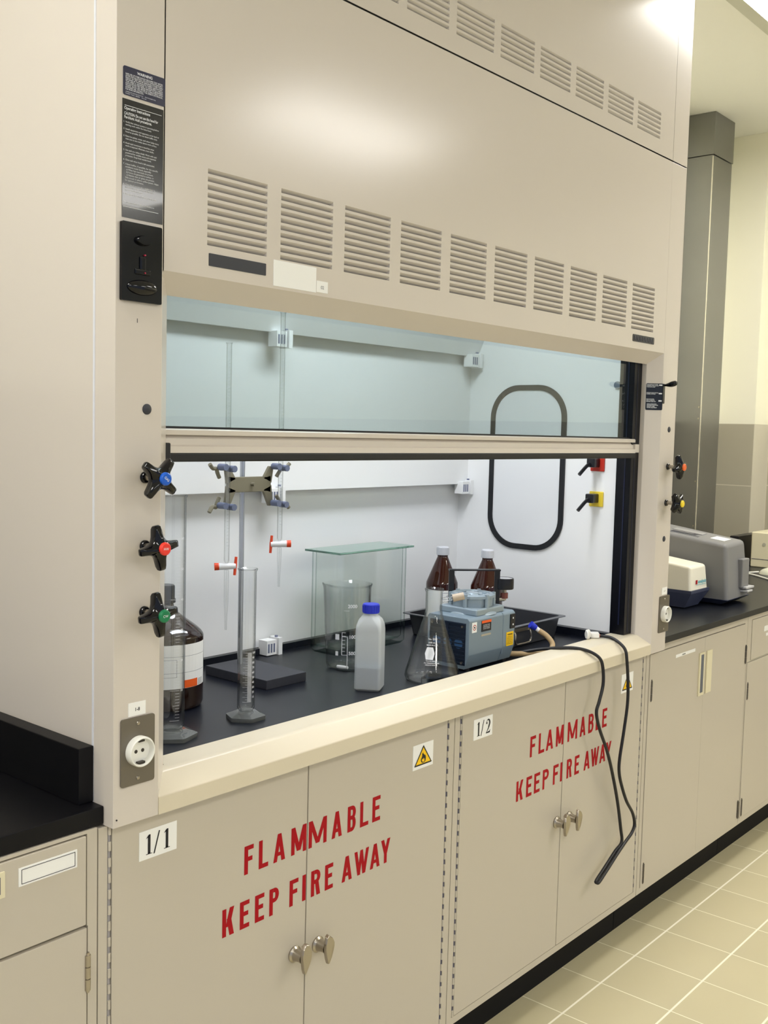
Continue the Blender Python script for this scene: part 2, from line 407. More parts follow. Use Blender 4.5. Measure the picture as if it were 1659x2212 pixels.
# ============================================================ FUME HOOD
HX0, HX1 = .0825, 1.7413
hood = thing('fume_hood', 'large beige walk-up fume hood with half-raised glass sash', 'fume hood', (0.9145, .35, .8168))
ZT, ZB = 2.138, .8168
def post(poly, name):
    fn = lambda u, v, w: (u, v, w)
    return part(name, MB().prism(poly, ZB, ZT - .0015, fn, bevel=.0012), PAINT, hood)
post([(0, 0), (HX0 - .0012, 0), (.1155, .033), (.1155, .046), (.06, .055), (0, .05)], 'left_post')
post([(1.829, 0), (1.829, .05), (1.77, .055), (1.7083, .046), (1.7083, .033), (HX1, 0)], 'right_post')
part('side_panel', MB().box(.0016, .012, .0515, .80, .82, 2.83), PAINT, hood)
part('edge_highlight', MB().box(-.0008, .0012, .0485, .0530, ZB, 2.83), mat('edge_highlight_pale', (216, 218, 226), .25), hood)  # highlight along the post edge, put in as a pale coloured strip
part('side_panel', MB().box(1.817, 1.8275, .0515, .80, .853, 2.83), PAINT, hood)
# louvred lower front panel with bevelled bottom
def louvre_panel(x0, x1, z0, z1, cols, lz0, n, pitch, sh, dep=.0085):
    mb = MB(); y = 0.0
    lz1 = lz0 + (n - 1) * pitch + sh
    q = lambda a, b, c, d: mb.quad((a, y, c), (b, y, c), (b, y, d), (a, y, d))
    q(x0, x1, z0, lz0); q(x0, x1, lz1, z1)
    xs = [x0]
    for a, b in cols: xs += [a, b]
    xs.append(x1)
    for i in range(0, len(xs), 2): q(xs[i], xs[i + 1], lz0, lz1)
    for a, b in cols:
        for k in range(n):
            zb = lz0 + k * pitch; zt = zb + sh
            if k < n - 1: q(a, b, zt, zb + pitch)
            mb.quad((a, y, zt), (b, y, zt), (b - .0025, y + dep, zb), (a + .0025, y + dep, zb))   # pressed-in blade
            mb.add([(a, y, zb), (a, y, zt), (a + .0025, y + dep, zb)], [(0, 1, 2)]); mb.add([(b, y, zb), (b, y, zt), (b - .0025, y + dep, zb)], [(0, 1, 2)])
            mb.quad((a, y, zb), (b, y, zb), (b, y + .0012, zb - .0001), (a, y + .0012, zb - .0001))
    return mb
lp = louvre_panel(HX0 + .0012, HX1 - .0012, 1.635, ZT - .002, [(.1646 + i * .1535, .1646 + i * .1535 + .1235) for i in range(10)], 1.6835, 10, .01185, .0074)
a, b = HX0 + .0012, HX1 - .0012
lp.quad((a, 0, 1.635), (b, 0, 1.635), (b, .034, 1.6045), (a, .034, 1.6045))
lp.quad((a, .034, 1.6045), (b, .034, 1.6045), (b, .037, 1.66), (a, .037, 1.66))
part('front_panel', lp, PAINT, hood, smooth=0)
up = louvre_panel(0, HX1 - .0006, ZT + .0015, 2.829, [(.172 + i * .1513, .172 + i * .1513 + .1275) for i in range(10)], 2.1765, 6, .0118, .0072)
up.quad((HX1 + .0006, 0, ZT + .0015), (1.829, 0, ZT + .0015), (1.829, 0, 2.829), (HX1 + .0006, 0, 2.829))
up.quad((1.829, 0, ZT), (1.829, .052, ZT), (1.829, .052, 2.829), (1.829, 0, 2.829))
up.quad((0, 0, ZT), (0, .052, ZT), (0, .052, 2.829), (0, 0, 2.829))
part('upper_panel', up, PAINT, hood, smooth=0)
part('added_backing', MB().box(.01, 1.82, .038, .048, 1.66, 2.82), INNERSTEEL, hood)  # added dark plate: keeps panel gaps dark, blocks the lit interior from the louvers
# interior lining
part('side_lining', MB().box(1.68, 1.70, .05, .64, .8525, 2.12), LINER, hood)
part('side_lining', MB().box(.098, .114, .090, .64, .8525, 2.12), LINER, hood)
part('lining_ceiling', MB().box(.13, 1.70, .05, .70, 2.10, 2.12), LINER, hood)
part('lower_baffle', MB().box(.114, 1.68, .621, .632, .868, 1.32), LINER, hood)
part('middle_baffle', MB().box(.114, 1.68, .589, .598, 1.2565, 1.66), LINER, hood)
part('upper_baffle', MB().hull8([(.114, .565, 1.636), (1.68, .565, 1.636), (1.68, .574, 1.636), (.114, .574, 1.636)], [(.114, .36, 2.10), (1.68, .36, 2.10), (1.68, .369, 2.10), (.114, .369, 2.10)]), LINER, hood)
part('rear_lining', MB().box(.13, 1.70, .66, .68, .80, 2.12), LINER, hood)
def bracket(x, y, z):
    b = MB().box(x - .018, x + .014, y - .022, y + .008, z - .018, z + .018, 0)
    b.box(x + .018, x + .030, y - .026, y + .008, z - .020, z + .022, 0)
    for k in range(3): b.box(x - .0145 + k * .009, x - .0095 + k * .009, y - .0226, y - .021, z - .012, z + .010, 1)
    b.rod((x + .024, y - .01, z + .022), (x + .024, y - .01, z + .026), .004, mi=1)
    part('baffle_bracket', b, [LINER, mat('bracket_shadow_grey', (110, 116, 140), .6)], hood)
for q in ((.852, .566, 1.620), (1.640, .566, 1.622), (.862, .592, 1.246), (1.648, .592, 1.246), (.868, .600, .872)): bracket(*q)
# window gasket on the right lining
def stadium(cy, cz, hw, hh, r, n=12):
    pts = []
    for sx, sz, a0 in ((1, 1, 0), (-1, 1, PI / 2), (-1, -1, PI), (1, -1, 3 * PI / 2)):
        for k in range(n + 1):
            a = a0 + PI / 2 * k / n
            pts.append((cy + sx * (hw - r) + r * math.cos(a), cz + sz * (hh - r) + r * math.sin(a)))
    return pts
g = MB(); O_ = stadium(.3805, 1.3135, .1275, .2375, .095); I_ = stadium(.3805, 1.3135, .1125, .2225, .08); n = len(O_)
for ring, xx in ((O_, 1.680), (O_, 1.674), (I_, 1.674), (I_, 1.680)): g.v += [(xx, y, z) for y, z in ring]
for s_ in range(3):
    for k in range(n): g.f.append((s_ * n + k, s_ * n + (k + 1) % n, (s_ + 1) * n + (k + 1) % n, (s_ + 1) * n + k)); g.m.append(0)
part('access_window_gasket', g, RUBBER, hood, 'black oval rubber gasket on the right lining')
part('access_window', MB().prism(stadium(.3805, 1.3135, .112, .222, .08), 1.6770, 1.6798, lambda u, v, w: (w, u, v)), mat('window_cover_white', (226, 227, 229), .35), hood)
part('hood_lamp', MB().box(.5, 1.35, .10, .26, 2.088, 2.099), HOODGLOW, hood)
# service outlets on the lining
for zc, pl, lb in ((1.334, REDPL, 'red outlet plate with black nozzle'), (1.2365, YELPL, 'yellow outlet plate with black nozzle')):
    o = part('service_outlet', MB().rbox(1.675, 1.6805, .1295, .172, zc - .021, zc + .021, .0025), pl, hood, lb)
    nz = MB().rbox(1.642, 1.676, .142, .166, zc - .010, zc + .015, .003)
    nz.tube([(1.650, .156, zc), (1.634, .159, zc - .006), (1.618, .162, zc - .018), (1.606, .166, zc - .030)], [.0075, .007, .006, .005], sub=3)
    part('nozzle', nz, BLACK, o)
part('lining_plug', MB().rod((1.681, .1004, 1.548), (1.675, .1004, 1.548), .010), mat('grey_plug', (120, 128, 140), .5), hood)
# sash tracks
tr = MB().box(1.6665, 1.7083, .0455, .088, .874, 1.70); tr.box(1.6655, 1.6668, .061, .064, .9, 1.69, 1); tr.box(1.684, 1.686, .0448, .0456, .88, 1.69, 1)
part('sash_track', tr, [TRACK, mat('track_groove', (22, 28, 54), .3)], hood)
part('sash_track', MB().box(.080, .1150, .0475, .088, .874, 1.70), TRACK, hood)
# sill
prof = [(0, ZB), (0, .8425), (.0015, .8455), (.0275, .8690), (.0315, .8715), (.040, .8725), (.084, .8740), (.084, .8705), (.034, .868), (.006, .843), (.004, ZB)]
sl = MB().prism(prof, .13, HX1, lambda u, v, w: (w, u, v))
sl.prism([(0, ZB), (0, .8425), (.0015, .8455), (.0275, .8690), (.0315, .8715), (.040, .8725), (.048, .8730), (.048, .8695), (.034, .868), (.006, .843), (.004, ZB)], HX0, .1302, lambda u, v, w: (w, u, v))
part('airfoil_sill', sl, SILLP, hood, smooth=50)
# sash
sash = part('sash', MB().box(.10, 1.6735, .0585, .0615, 1.404, 1.72), PANE, hood, 'clear glass sash pane')
rl = MB(); X0, X1 = .112, 1.676
rl.prism([(.040, 1.3945), (.040, 1.4020), (.043, 1.4042), (.068, 1.4042), (.068, 1.3945)], X0, X1, lambda u, v, w: (w, u, v))
rl.prism([(.068, 1.3945), (.0500, 1.3945), (.0455, 1.3885), (.0440, 1.379), (.0400, 1.3765), (.0385, 1.3665), (.068, 1.3665)], X0, X1, lambda u, v, w: (w, u, v))
part('handle_rail', rl, PAINT, sash, smooth=25)
part('pull_clip', MB().box(1.676, 1.699, .040, .047, 1.368, 1.390), PAINT, sash)
gs = MB().rbox(X0, X1, .0375, .068, 1.3525, 1.3668, .003); gs.rbox(X0, X0 + .016, .036, .068, 1.349, 1.382, .002)
part('bottom_gasket', gs, RUBBER, sash)
part('glazing_seal', MB().box(X0, X1, .052, .066, 1.4040, 1.4078), RUBBER, sash)

# ---- labels, sockets, valve knobs on the posts
Y0 = -.0008
def card(x0, x1, z0, z1, m, parent, name, label=None, y1=Y0, r=0, y0=0.0):
    if r:
        o = part(name, MB().prism(stadium((x0 + x1) / 2, (z0 + z1) / 2, (x1 - x0) / 2, (z1 - z0) / 2, r, 5), y1, y0, lambda u, v, w: (u, w, v)), m, parent, label)
    else: o = part(name, MB().box(x0, x1, y1, y0, z0, z1), m, parent, label)
    return o
o = card(.0106, .0840 - .0010, 1.8672, 1.9068, NAVY, hood, 'warning_label', 'navy warning label with white text', r=.003)
t = MB(); P = plane_y(Y0 - .0002)
put_text(t, 'WARNING', .047, 1.8995, .0054, P, bold=.02, align='c')
wl = ['SAFE USE OF FUME HOODS REQUIRES TEST METER', 'AFTER INSTALLATION. ON SITE CONDITIONS MAY', 'RESULT IN TEST METER READINGS OTHER THAN', 'OBTAINED BY THE MANUFACTURER\'S LABORATORY.', 'THE USER IS ADVISED TO REQUIRE A FIELD', 'INSTALLATION TEST METER BEFORE TO BEGINNING', 'WORK. EACH USE METER IS COMPATIBLE WITH', 'INTENDED USE. CONSULT THE OPERATOR\'S MANUAL', 'FOR MORE INFORMATION.']
for i, l in enumerate(wl): put_text(t, l, .0142, 1.8955 - i * .0026, .0029, P, bold=.01, fit=.064 if i < 8 else .031)
put_text(t, 'AMERICAN PRODUCTS CO.   MILWAUKEE WIS.', .0142, 1.8715, .0019, P, fit=.052)
put_text(t, 'PART NO. 8000   U.S.A.', .0142, 1.8690, .0019, P, fit=.036)
part('lettering', t, WINK, o)
o = card(.0098, .0802, 1.6996, 1.8622, LBLACK, hood, 'instruction_label', 'tall black operating instruction label')
t = MB()
t.box(.0130, .0765, Y0 - .0004, Y0 - .0002, 1.8530, 1.8536); t.box(.0115, .072, Y0 - .0004, Y0 - .0002, 1.7140, 1.7146)
put_text(t, 'Operating Instructions', .0125, 1.8478, .0058, P, bold=.018, fit=.044)
put_text(t, 'CAUTION: Do not use this hood for', .0125, 1.8405, .0056, P, bold=.018, fit=.058)
put_text(t, 'Perchloric Acid procedures.', .0125, 1.8355, .0056, P, bold=.018, fit=.047)
lines = [('1.', ['Verify that exhaust system is operating before', 'starting work within the fume hood.']), ('2.', ['Install equipment and apparatus as far back in', 'hood as possible. Do not block baffle slots.']), ('3.', ['Raise hot plates, ovens, and other bulky items', 'raise one to two inches above work surface.']),
         ('4.', ['Avoid rapid movements in hood face when', 'work is exposed. Minimize cross drafts.']), ('5.', ['Use sash as a safety shield. Work with sash', 'positioned for suitable access and maximum', 'protection. Keep head outside hood.']), ('6.', ['Close sash when hood is left unattended.']),
         ('7.', ['Adjust baffles, if possible, for the specific', 'conditions inside hood, especially:', '  a) When high heat loads are present,', '  b) Fumes are generated at surface, or', '  c) Heavier than air gases are present.', 'Slide smooth to observe airflow pattern. Adjust', 'for optimum performance.']), ('8.', ['Clean hood interior on a regular basis to', 'insure maintenance. Remove any blockage', 'access to all surfaces.']), ('9.', ['Test and certify hood face velocity yearly.'])]
zz = 1.8298
for num, ls in lines:
    put_text(t, num, .0112, zz, .0032, P)
    for l in ls: put_text(t, l, .0146, zz, .0032, P, fit=min(.0575, .00118 * len(l) + .003)); zz -= .0037
    zz -= .0022
put_text(t, 'For additional information consult manufacturer', .0130, 1.7195, .0030, P, fit=.052)
part('lettering', t, WINK, o)
o = card(.0066, .0757, 1.5835, 1.6935, BLACKGLOSS, hood, 'airflow_monitor', 'black glossy airflow monitor box', y1=-.006, r=.002)
mm = MB()
bm = bmesh.new(); bmesh.ops.create_uvsphere(bm, u_segments=32, v_segments=16, radius=1)
for v in bm.verts: v.co = Vector((.041 + v.co.x * .026, -.006 + v.co.y * .008, 1.604 + v.co.z * .011))
mm.bm(bm)
mm.lathe([(.0, .006), (.011, .006), (.013, .003), (.013, 0)], fn=lambda x, y, z: (.041 + x, -.006 - z, 1.670 + y * .55), seg=28)
mm.rbox(.036, .046, -.0085, -.005, 1.6285, 1.6475, .0015)
mm.rbox(.028, .055, -.0078, -.005, 1.622, 1.630, .0015)
part('monitor_display', mm, BLACKGLOSS, o)
part('indicator', MB().rod((.0445, -.0062, 1.6500), (.0445, -.0088, 1.6500), .0013).rod((.0445, -.0062, 1.6250), (.0445, -.0088, 1.6250), .0012), REDLIGHT, o)
t = MB(); put_text(t, '1', .0350, 1.5545, .0085, plane_y(-.0004), bold=.02)
part('post_number', t, INK, hood)
for x, z in ((.0550, 1.4314), (1.7911, 1.4320), (1.7906, 1.1321)):
    part('hole_plug', MB().lathe([(0, .0025), (.006, .0022), (.0078, .001), (.0078, 0)], fn=lambda a, b, c, x=x, z=z: (x + a, -c, z + b), seg=28), mat('plug_charcoal', (50, 52, 60), .5), hood)
part('screw', MB().rod((.006, .0005, .829), (.006, -.0012, .829), .0012), INK, hood)

def knob_mesh(x, z, rot):
    mb = MB(); n = 64
    q = [(.0330, -.0048), (.0338, -.0030), (.0338, .0030), (.0330, .0048), (.0255, .0060), (.0195, .0070), (.0145, .0088), (.0112, .0112), (.0088, .0145), (.0070, .0195), (.0060, .0255)]
    out = [(u * math.cos(rot + k * PI / 2) - v * math.sin(rot + k * PI / 2), u * math.sin(rot + k * PI / 2) + v * math.cos(rot + k * PI / 2)) for k in range(4) for u, v in q]
    n = len(out)
    rings = [(-.0235, .45, .0), (-.0255, .85, 0), (-.030, .98, 0), (-.035, 1.0, 0), (-.0385, .96, 0), (-.0415, .80, 0), (-.0445, .52, 0)]
    hubr = .0095
    vs = []; 
    def ring(sc, lo): return [((u * max(sc, lo / math.hypot(u, v))), (v * max(sc, lo / math.hypot(u, v)))) for u, v in out]
    for yy, sc, _ in rings: vs += [(x + u, yy, z + v) for u, v in ring(sc, hubr * .8)]
    vs += [(x + hubr * u / math.hypot(u, v), -.0475, z + hubr * v / math.hypot(u, v)) for u, v in out]
    R = len(rings) + 1
    fs = [(r * n + k, r * n + (k + 1) % n, (r + 1) * n + (k + 1) % n, (r + 1) * n + k) for r in range(R - 1) for k in range(n)]
    fs += [tuple(range(n)), tuple(range((R - 1) * n, R * n))]
    return mb.add(vs, fs)
def valve(x, z, rot, capm, txt, lb, tilt=0):
    k = part('valve_knob', knob_mesh(x, z, rot), BLACKGLOSS, hood, lb, smooth=40)
    part('stem', MB().rod((x, 0, z), (x, -.0255, z), .0048), CHROME, k)
    part('collar', MB().lathe([(.0050, 0), (.0088, 0), (.0088, .003), (.0074, .005), (.0050, .005)], fn=lambda a, b, c: (x + a, -c, z + b), seg=28), BLACKGLOSS, k)
    part('index_cap', MB().lathe([(0, .0042), (.0074, .0044), (.0094, .0030), (.0097, 0)], fn=lambda a, b, c: (x + a, -.0472 - c, z + b), seg=32), capm, k)
    if txt:
        t = MB(); ca, sa = math.cos(tilt), math.sin(tilt)
        put_text(t, txt, -twidth(txt, .0052, .01) / 2, -.0018, .0052, lambda u, w: (x + u * ca - w * sa, -.0517, z + u * sa + w * ca), bold=.01)
        part('lettering', t, WINK, k)
valve(.0526, 1.3320, PI / 4 + .12, GAS_, 'GAS', 'black gas valve knob with blue cap', -.7)
valve(.0526, 1.2310, .16, HW_, 'HW', 'black hot water knob with red cap', -.05)
valve(.0526, 1.1330, .14, CW_, 'CW', 'black cold water knob with green cap', 0)
valve(1.7930, 1.3308, .25, COR_, '', 'black valve knob with orange cap')
valve(1.7918, 1.2317, .7, CYE_, '', 'black valve knob with yellow cap')

def socket(x, z, hw, lb):
    p = card(x - hw, x + hw, z - .051, z + .051, PLATE, hood, 'power_socket', lb, y1=-.0025, r=.004)
    s = MB().lathe([(.0225, 0), (.0228, .010), (.0215, .0125), (.0200, .0125), (.0188, .0095), (.0182, .0030), (0, .0030)], fn=lambda a, b, c: (x + a, -.0025 - c, z + b), seg=44)
    part('socket_face', s, WHITEPL, p)
    h = MB()
    for dx in (-.006, .006): h.rod((x + dx, -.0054, z), (x + dx, -.0058, z), .0028)
    h.box(x - .006, x + .006, -.0120, -.0054, z - .0186, z - .0150); h.box(x - .005, x + .005, -.0120, -.0054, z + .0150, z + .0186)
    part('socket_contact', h, mat('contact_dark', (60, 56, 52), .4, metal=.4), p)
    sc = MB()
    for dz in (-.0415, .0415): sc.lathe([(0, .0016), (.0025, .0012), (.0030, 0)], fn=lambda a, b, c, dz=dz: (x + a, -.0025 - c, z + dz + b), seg=16)
    part('screw', sc, CHROME, p)
socket(.0418, .9265, .0302, 'steel plate with round white socket')
socket(1.8090, .9215, .0180 + .0125, 'steel plate with round white socket')
o = card(.0257, .0563, .9795, .9995, WHITE, hood, 'socket_label')
t = MB(); put_text(t, '1-8', .041, .9865, .0072, P, bold=.02, align='c'); part('lettering', t, INK, o)
o = card(1.7925, 1.8245, .9760, .9955, WHITE, hood, 'socket_label')
t = MB(); put_text(t, '1-7', 1.8085, .9835, .0065, P, bold=.02, align='c'); part('lettering', t, INK, o)
# name plates and cards on the front panel
card(.1680, .2865, 1.6530, 1.6720, mat('plate_charcoal', (38, 40, 48), .4), hood, 'name_plate', 'blank dark name plate', r=.001)
o = card(1.5562, 1.6772, 1.6525, 1.6705, mat('plate_charcoal', (38, 40, 48), .4), hood, 'name_plate', 'small dark ribbed plate', r=.003)
rb = MB()
for k in range(12): rb.box(1.565 + k * .0090, 1.569 + k * .0090, Y0 - .0012, Y0, 1.656, 1.667)
part('rib', rb, mat('rib_grey', (74, 74, 84), .4), o)
card(.3034, .4024, 1.6396, 1.6812, WHITE, hood, 'blank_card', 'blank white card')
o = card(.4038, .4312, 1.6410, 1.6602, WHITE, hood, 'number_card', 'small white card marked 02')
t = MB(); put_text(t, '02', .4175, 1.6470, .0080, P, align='c'); part('lettering', t, mat('grey_ink', (110, 112, 120), .5), o)
# baffle control plate on the right chamfer
c45 = math.sqrt(.5)
def chamf(u, w, off=.0009): return (1.7083 + u * c45 - off * c45, .033 - u * c45 - off * c45, w)
o_ = MB().prism(stadium(.0243, 1.5185, .0232, .0355, .003, 5), 0, .0012, lambda u, v, w: chamf(u, v, w))
o = part('baffle_plate', o_, LBLACK, hood, 'dark blue baffle control plate')
o2 = part('slide_guide', MB().rbox(HX1 - .002, HX1 + .012, -.0022, .001, 1.5010, 1.5540, .002), BLACK, o)
lv = MB().tube([(1.748, -.002, 1.5500), (1.744, -.018, 1.5512), (1.742, -.030, 1.5535), (1.7415, -.040, 1.5560)], [.0028, .0032, .0048, .0062, .0072, .0076, .0074, .0072, .0062, .004], sub=3, seg=14)
part('lever', lv, BLACKGLOSS, o)
t = MB(); CP = lambda u, w: chamf(u, w, .0015)
bl = [(1.5510, ['PUSH BAFFLE UP WHEN', 'WORKING WITH LIGHTER', 'THAN AIR GASES']), (1.5290, ['AVERAGE WORK POSITION', 'NORMAL POSITION']), (1.5120, ['PUSH DOWN FOR', 'HEAVY GASES OR', 'HEAVIER THAN AIR']), (1.4990, ['BAFFLE OPERATION', 'REQUIRED FOR PROPER', 'EXHAUST FUMES', 'PROPER ADJUSTMENT'])]
for z0, ls in bl:
    for i, l in enumerate(ls): put_text(t, l, .0022 if z0 > 1.51 else .0045, z0 - .0012 - i * .0032, .0033, CP, bold=.02, fit=.0305 * min(1, len(l) / 20) + .002)
for z0 in (1.5510, 1.5285, 1.5090): t.add([(.036, 0, 0), (.045, 0, 0), (.045, .0035, 0), (.036, .0035, 0)], [(0, 1, 2, 3)], 0, lambda u, v, w, z0=z0: CP(u, z0 - .003 + v))
part('lettering', t, WINK, o)

# ---- hood worktop (lift-out slab) and its raised rim
wt = MB().box(.06, 1.715, .026, .655, .822, .852)
wt.box(.15, 1.679, .604, .6205, .852, .868); wt.box(1.657, 1.6795, .086, .604, .852, .8725)
hw = part('hood_worktop', wt, EPOXY, smooth=0)
st_ = MB()
for pth in ([(.775, .142), (.800, .135), (.822, .120), (.835, .112)], [(.800, .137), (.790, .118), (.800, .100), (.818, .094)], [(.822, .122), (.812, .112), (.808, .105)]):
    for (xa, ya), (xb, yb) in zip(pth, pth[1:]): st_.quad((xa, ya - .0016, .8523), (xb, yb - .0016, .8523), (xb, yb + .0016, .8523), (xa, ya + .0016, .8523))
part('scuff_mark', st_, mat('chalky_scuff', (120, 124, 136), .7), hw, smooth=0)
tag(hw, 'black epoxy worktop with raised rim inside the fume hood', 'worktop')

# ============================================================ CABINETS
YD = .0185
def body_box(x0, x1, ztop, name='body'):
    return MB().box(x0 + .0012, x1 - .0012, .0330, .62, .122, ztop)
def face_frame(mb, x0, x1, z0, z1, opens, yf=.0195, yb=.0332):
    xs = sorted({x0, x1} | {v for o in opens for v in o[:2]}); zs = sorted({z0, z1} | {v for o in opens for v in o[2:]})
    for xa, xb in zip(xs, xs[1:]):
        for za, zb in zip(zs, zs[1:]):
            cx, cz = (xa + xb) / 2, (za + zb) / 2
            if not any(o[0] < cx < o[1] and o[2] < cz < o[3] for o in opens): mb.box(xa, xb, yf, yb, za, zb)
    return mb
def piano_hinge(x, z0, z1):
    mb = MB().box(x - .0022, x + .0022, YD + .0020, .0325, z0, z1, 1)
    k = 0; z = z0
    while z < z1 - .012:
        mb.rod((x, YD + .0012, z), (x, YD + .0012, min(z + .0135, z1)), .0024, seg=8); z += .0245
    return mb
GAPM = mat('gap_dark', (72, 72, 94), .7); GAPL = mat('gap_light', (150, 146, 148), .6)
def leaf_knob(x, z, flip):
    k = MB().lathe([(0, 0), (.0145, 0), (.0150, .003), (.0115, .006), (.0095, .016), (.0100, .024), (0, .026)], fn=lambda a, b, c: (x + a, YD - c, z + b), seg=28)
    pts = [(0, .028), (.008, .0255), (.0125, .014), (.0125, .004), (.0100, -.008), (.0055, -.019), (.0010, -.029), (-.0015, -.029), (-.0065, -.018), (-.0095, -.006), (-.0120, .004), (-.0120, .012), (-.008, .021), (-.004, .024)]
    pts = [(u * flip, v) for u, v in pts]
    bm = bmesh.new()
    lo = [bm.verts.new((x + u, YD - .0230 - .0100 * (abs(u) / .0125) ** 2 * .5 + (.006 if v < -.015 else 0) * 0, z + v)) for u, v in pts]
    hi = [bm.verts.new((x + u * .9, YD - .0305 - .004 * (abs(u) / .0125), z + v * .94)) for u, v in pts]
    bm.faces.new(lo); bm.faces.new(hi)
    for i in range(len(pts)): bm.faces.new((lo[i], lo[(i + 1) % len(pts)], hi[(i + 1) % len(pts)], hi[i]))
    bmesh.ops.recalc_face_normals(bm, faces=bm.faces[:])
    bmesh.ops.bevel(bm, geom=[e for e in bm.edges], offset=.0016, segments=2, profile=.5, affect='EDGES')
    k.bm(bm); return k
def digit_one(mb, x, z, h, P):
    w = h * .44; s = h * .16
    pl = [[(w * .5 - s / 2, h * .06), (w * .5 + s / 2, h * .06), (w * .5 + s / 2, h), (w * .5 - s / 2, h * .96)], [(w * .08, 0), (w * .92, 0), (w * .92, h * .035), (w * .08, h * .035)], [(w * .3, h * .03), (w * .7, h * .03), (w * .5 + s / 2, h * .1), (w * .5 - s / 2, h * .1)], [(w * .04, h * .82), (w * .5 - s / 2, h * .86), (w * .5 + s / 2, h), (w * .46, h)]]
    for i, q in enumerate(pl): mb.add([(x + u, z + v, 0) for u, v in q], [(0, 1, 2, 3)], 0, lambda a, b, c, i=i: P(a, b))
def slash(mb, x, z, h, P):
    mb.add([(x, z - h * .05, 0), (x + h * .08, z - h * .05, 0), (x + h * .40, z + h * 1.05, 0), (x + h * .32, z + h * 1.05, 0)], [(0, 1, 2, 3)], 0, lambda a, b, c: P(a, b))
def digit_two(mb, x, z, h, P):
    w = h * .56; n = 14
    path = []
    for k in range(n + 1):
        a = PI * .95 - (PI * 1.25) * k / n
        path.append((w * .5 + w * .36 * math.cos(a), h * .72 + h * .25 * math.sin(a), h * (.05 + .115 * min(1, max(0, (k - 3) / 6)))))
    path += [(w * .62, h * .38, h * .12), (w * .36, h * .18, h * .07), (w * .12, h * .05, h * .05)]
    for (x0, y0, t0), (x1, y1, t1) in zip(path, path[1:]):
        d = Vector((x1 - x0, y1 - y0)); d.normalize(); nn = Vector((-d.y, d.x))
        mb.add([(x + x0 + nn.x * t0 / 2, z + y0 + nn.y * t0 / 2, 0), (x + x0 - nn.x * t0 / 2, z + y0 - nn.y * t0 / 2, 0), (x + x1 - nn.x * t1 / 2, z + y1 - nn.y * t1 / 2, 0), (x + x1 + nn.x * t1 / 2, z + y1 + nn.y * t1 / 2, 0)], [(0, 1, 2, 3)], 0, lambda a, b, c: P(a, b))
    mb.add([(x + w * .06, z, 0), (x + w * .92, z, 0), (x + w, z + h * .22, 0), (x + w * .93, z + h * .22, 0), (x + w * .82, z + h * .12, 0), (x + w * .06, z + h * .06, 0)], [(0, 1, 2, 3, 4, 5)], 0, lambda a, b, c: P(a, b))
    mb.lathe([(0, 0), (h * .075, 0)], fn=lambda a, b, c: P(x + w * .2 + a, z + h * .74 + b), seg=12)
L1 = [('F', .2757, .2967), ('L', .309, .3312), ('A', .3433, .3718), ('M', .3866, .4245)], [('M', .4305, .4776), ('A', .4913, .519), ('B', .5344, .5572), ('L', .5698, .5939), ('E', .6054, .6288)]
L1b = [('K', .2287, .2546), ('E', .2675, .289), ('E', .3018, .3234), ('P', .3355, .3583), ('F', .3844, .4064), ('I', .4165, .4252)], [('R', .4389, .4632), ('E', .4755, .4973), ('A', .5214, .5499), ('W', .5560, .5980), ('A', .6020, .6310), ('Y', .6340, .6620)]
L2 = [('F', 1.1684, 1.1927), ('L', 1.206, 1.2319), ('A', 1.2392, 1.272), ('M', 1.2849, 1.3200)], [('M', 1.3400, 1.387), ('A', 1.3997, 1.4287), ('B', 1.4429, 1.4691), ('L', 1.4811, 1.5055), ('E', 1.5153, 1.5401)]
L2b = [('K', 1.1153, 1.1440), ('E', 1.1576, 1.1817), ('E', 1.1919, 1.2175), ('P', 1.23, 1.2573), ('F', 1.2776, 1.3024), ('I', 1.3110, 1.3200)], [('R', 1.3421, 1.3668), ('E', 1.3805, 1.4034), ('A', 1.4267, 1.4574), ('W', 1.4622, 1.5046), ('A', 1.5083, 1.5397), ('Y', 1.5417, 1.5707)]
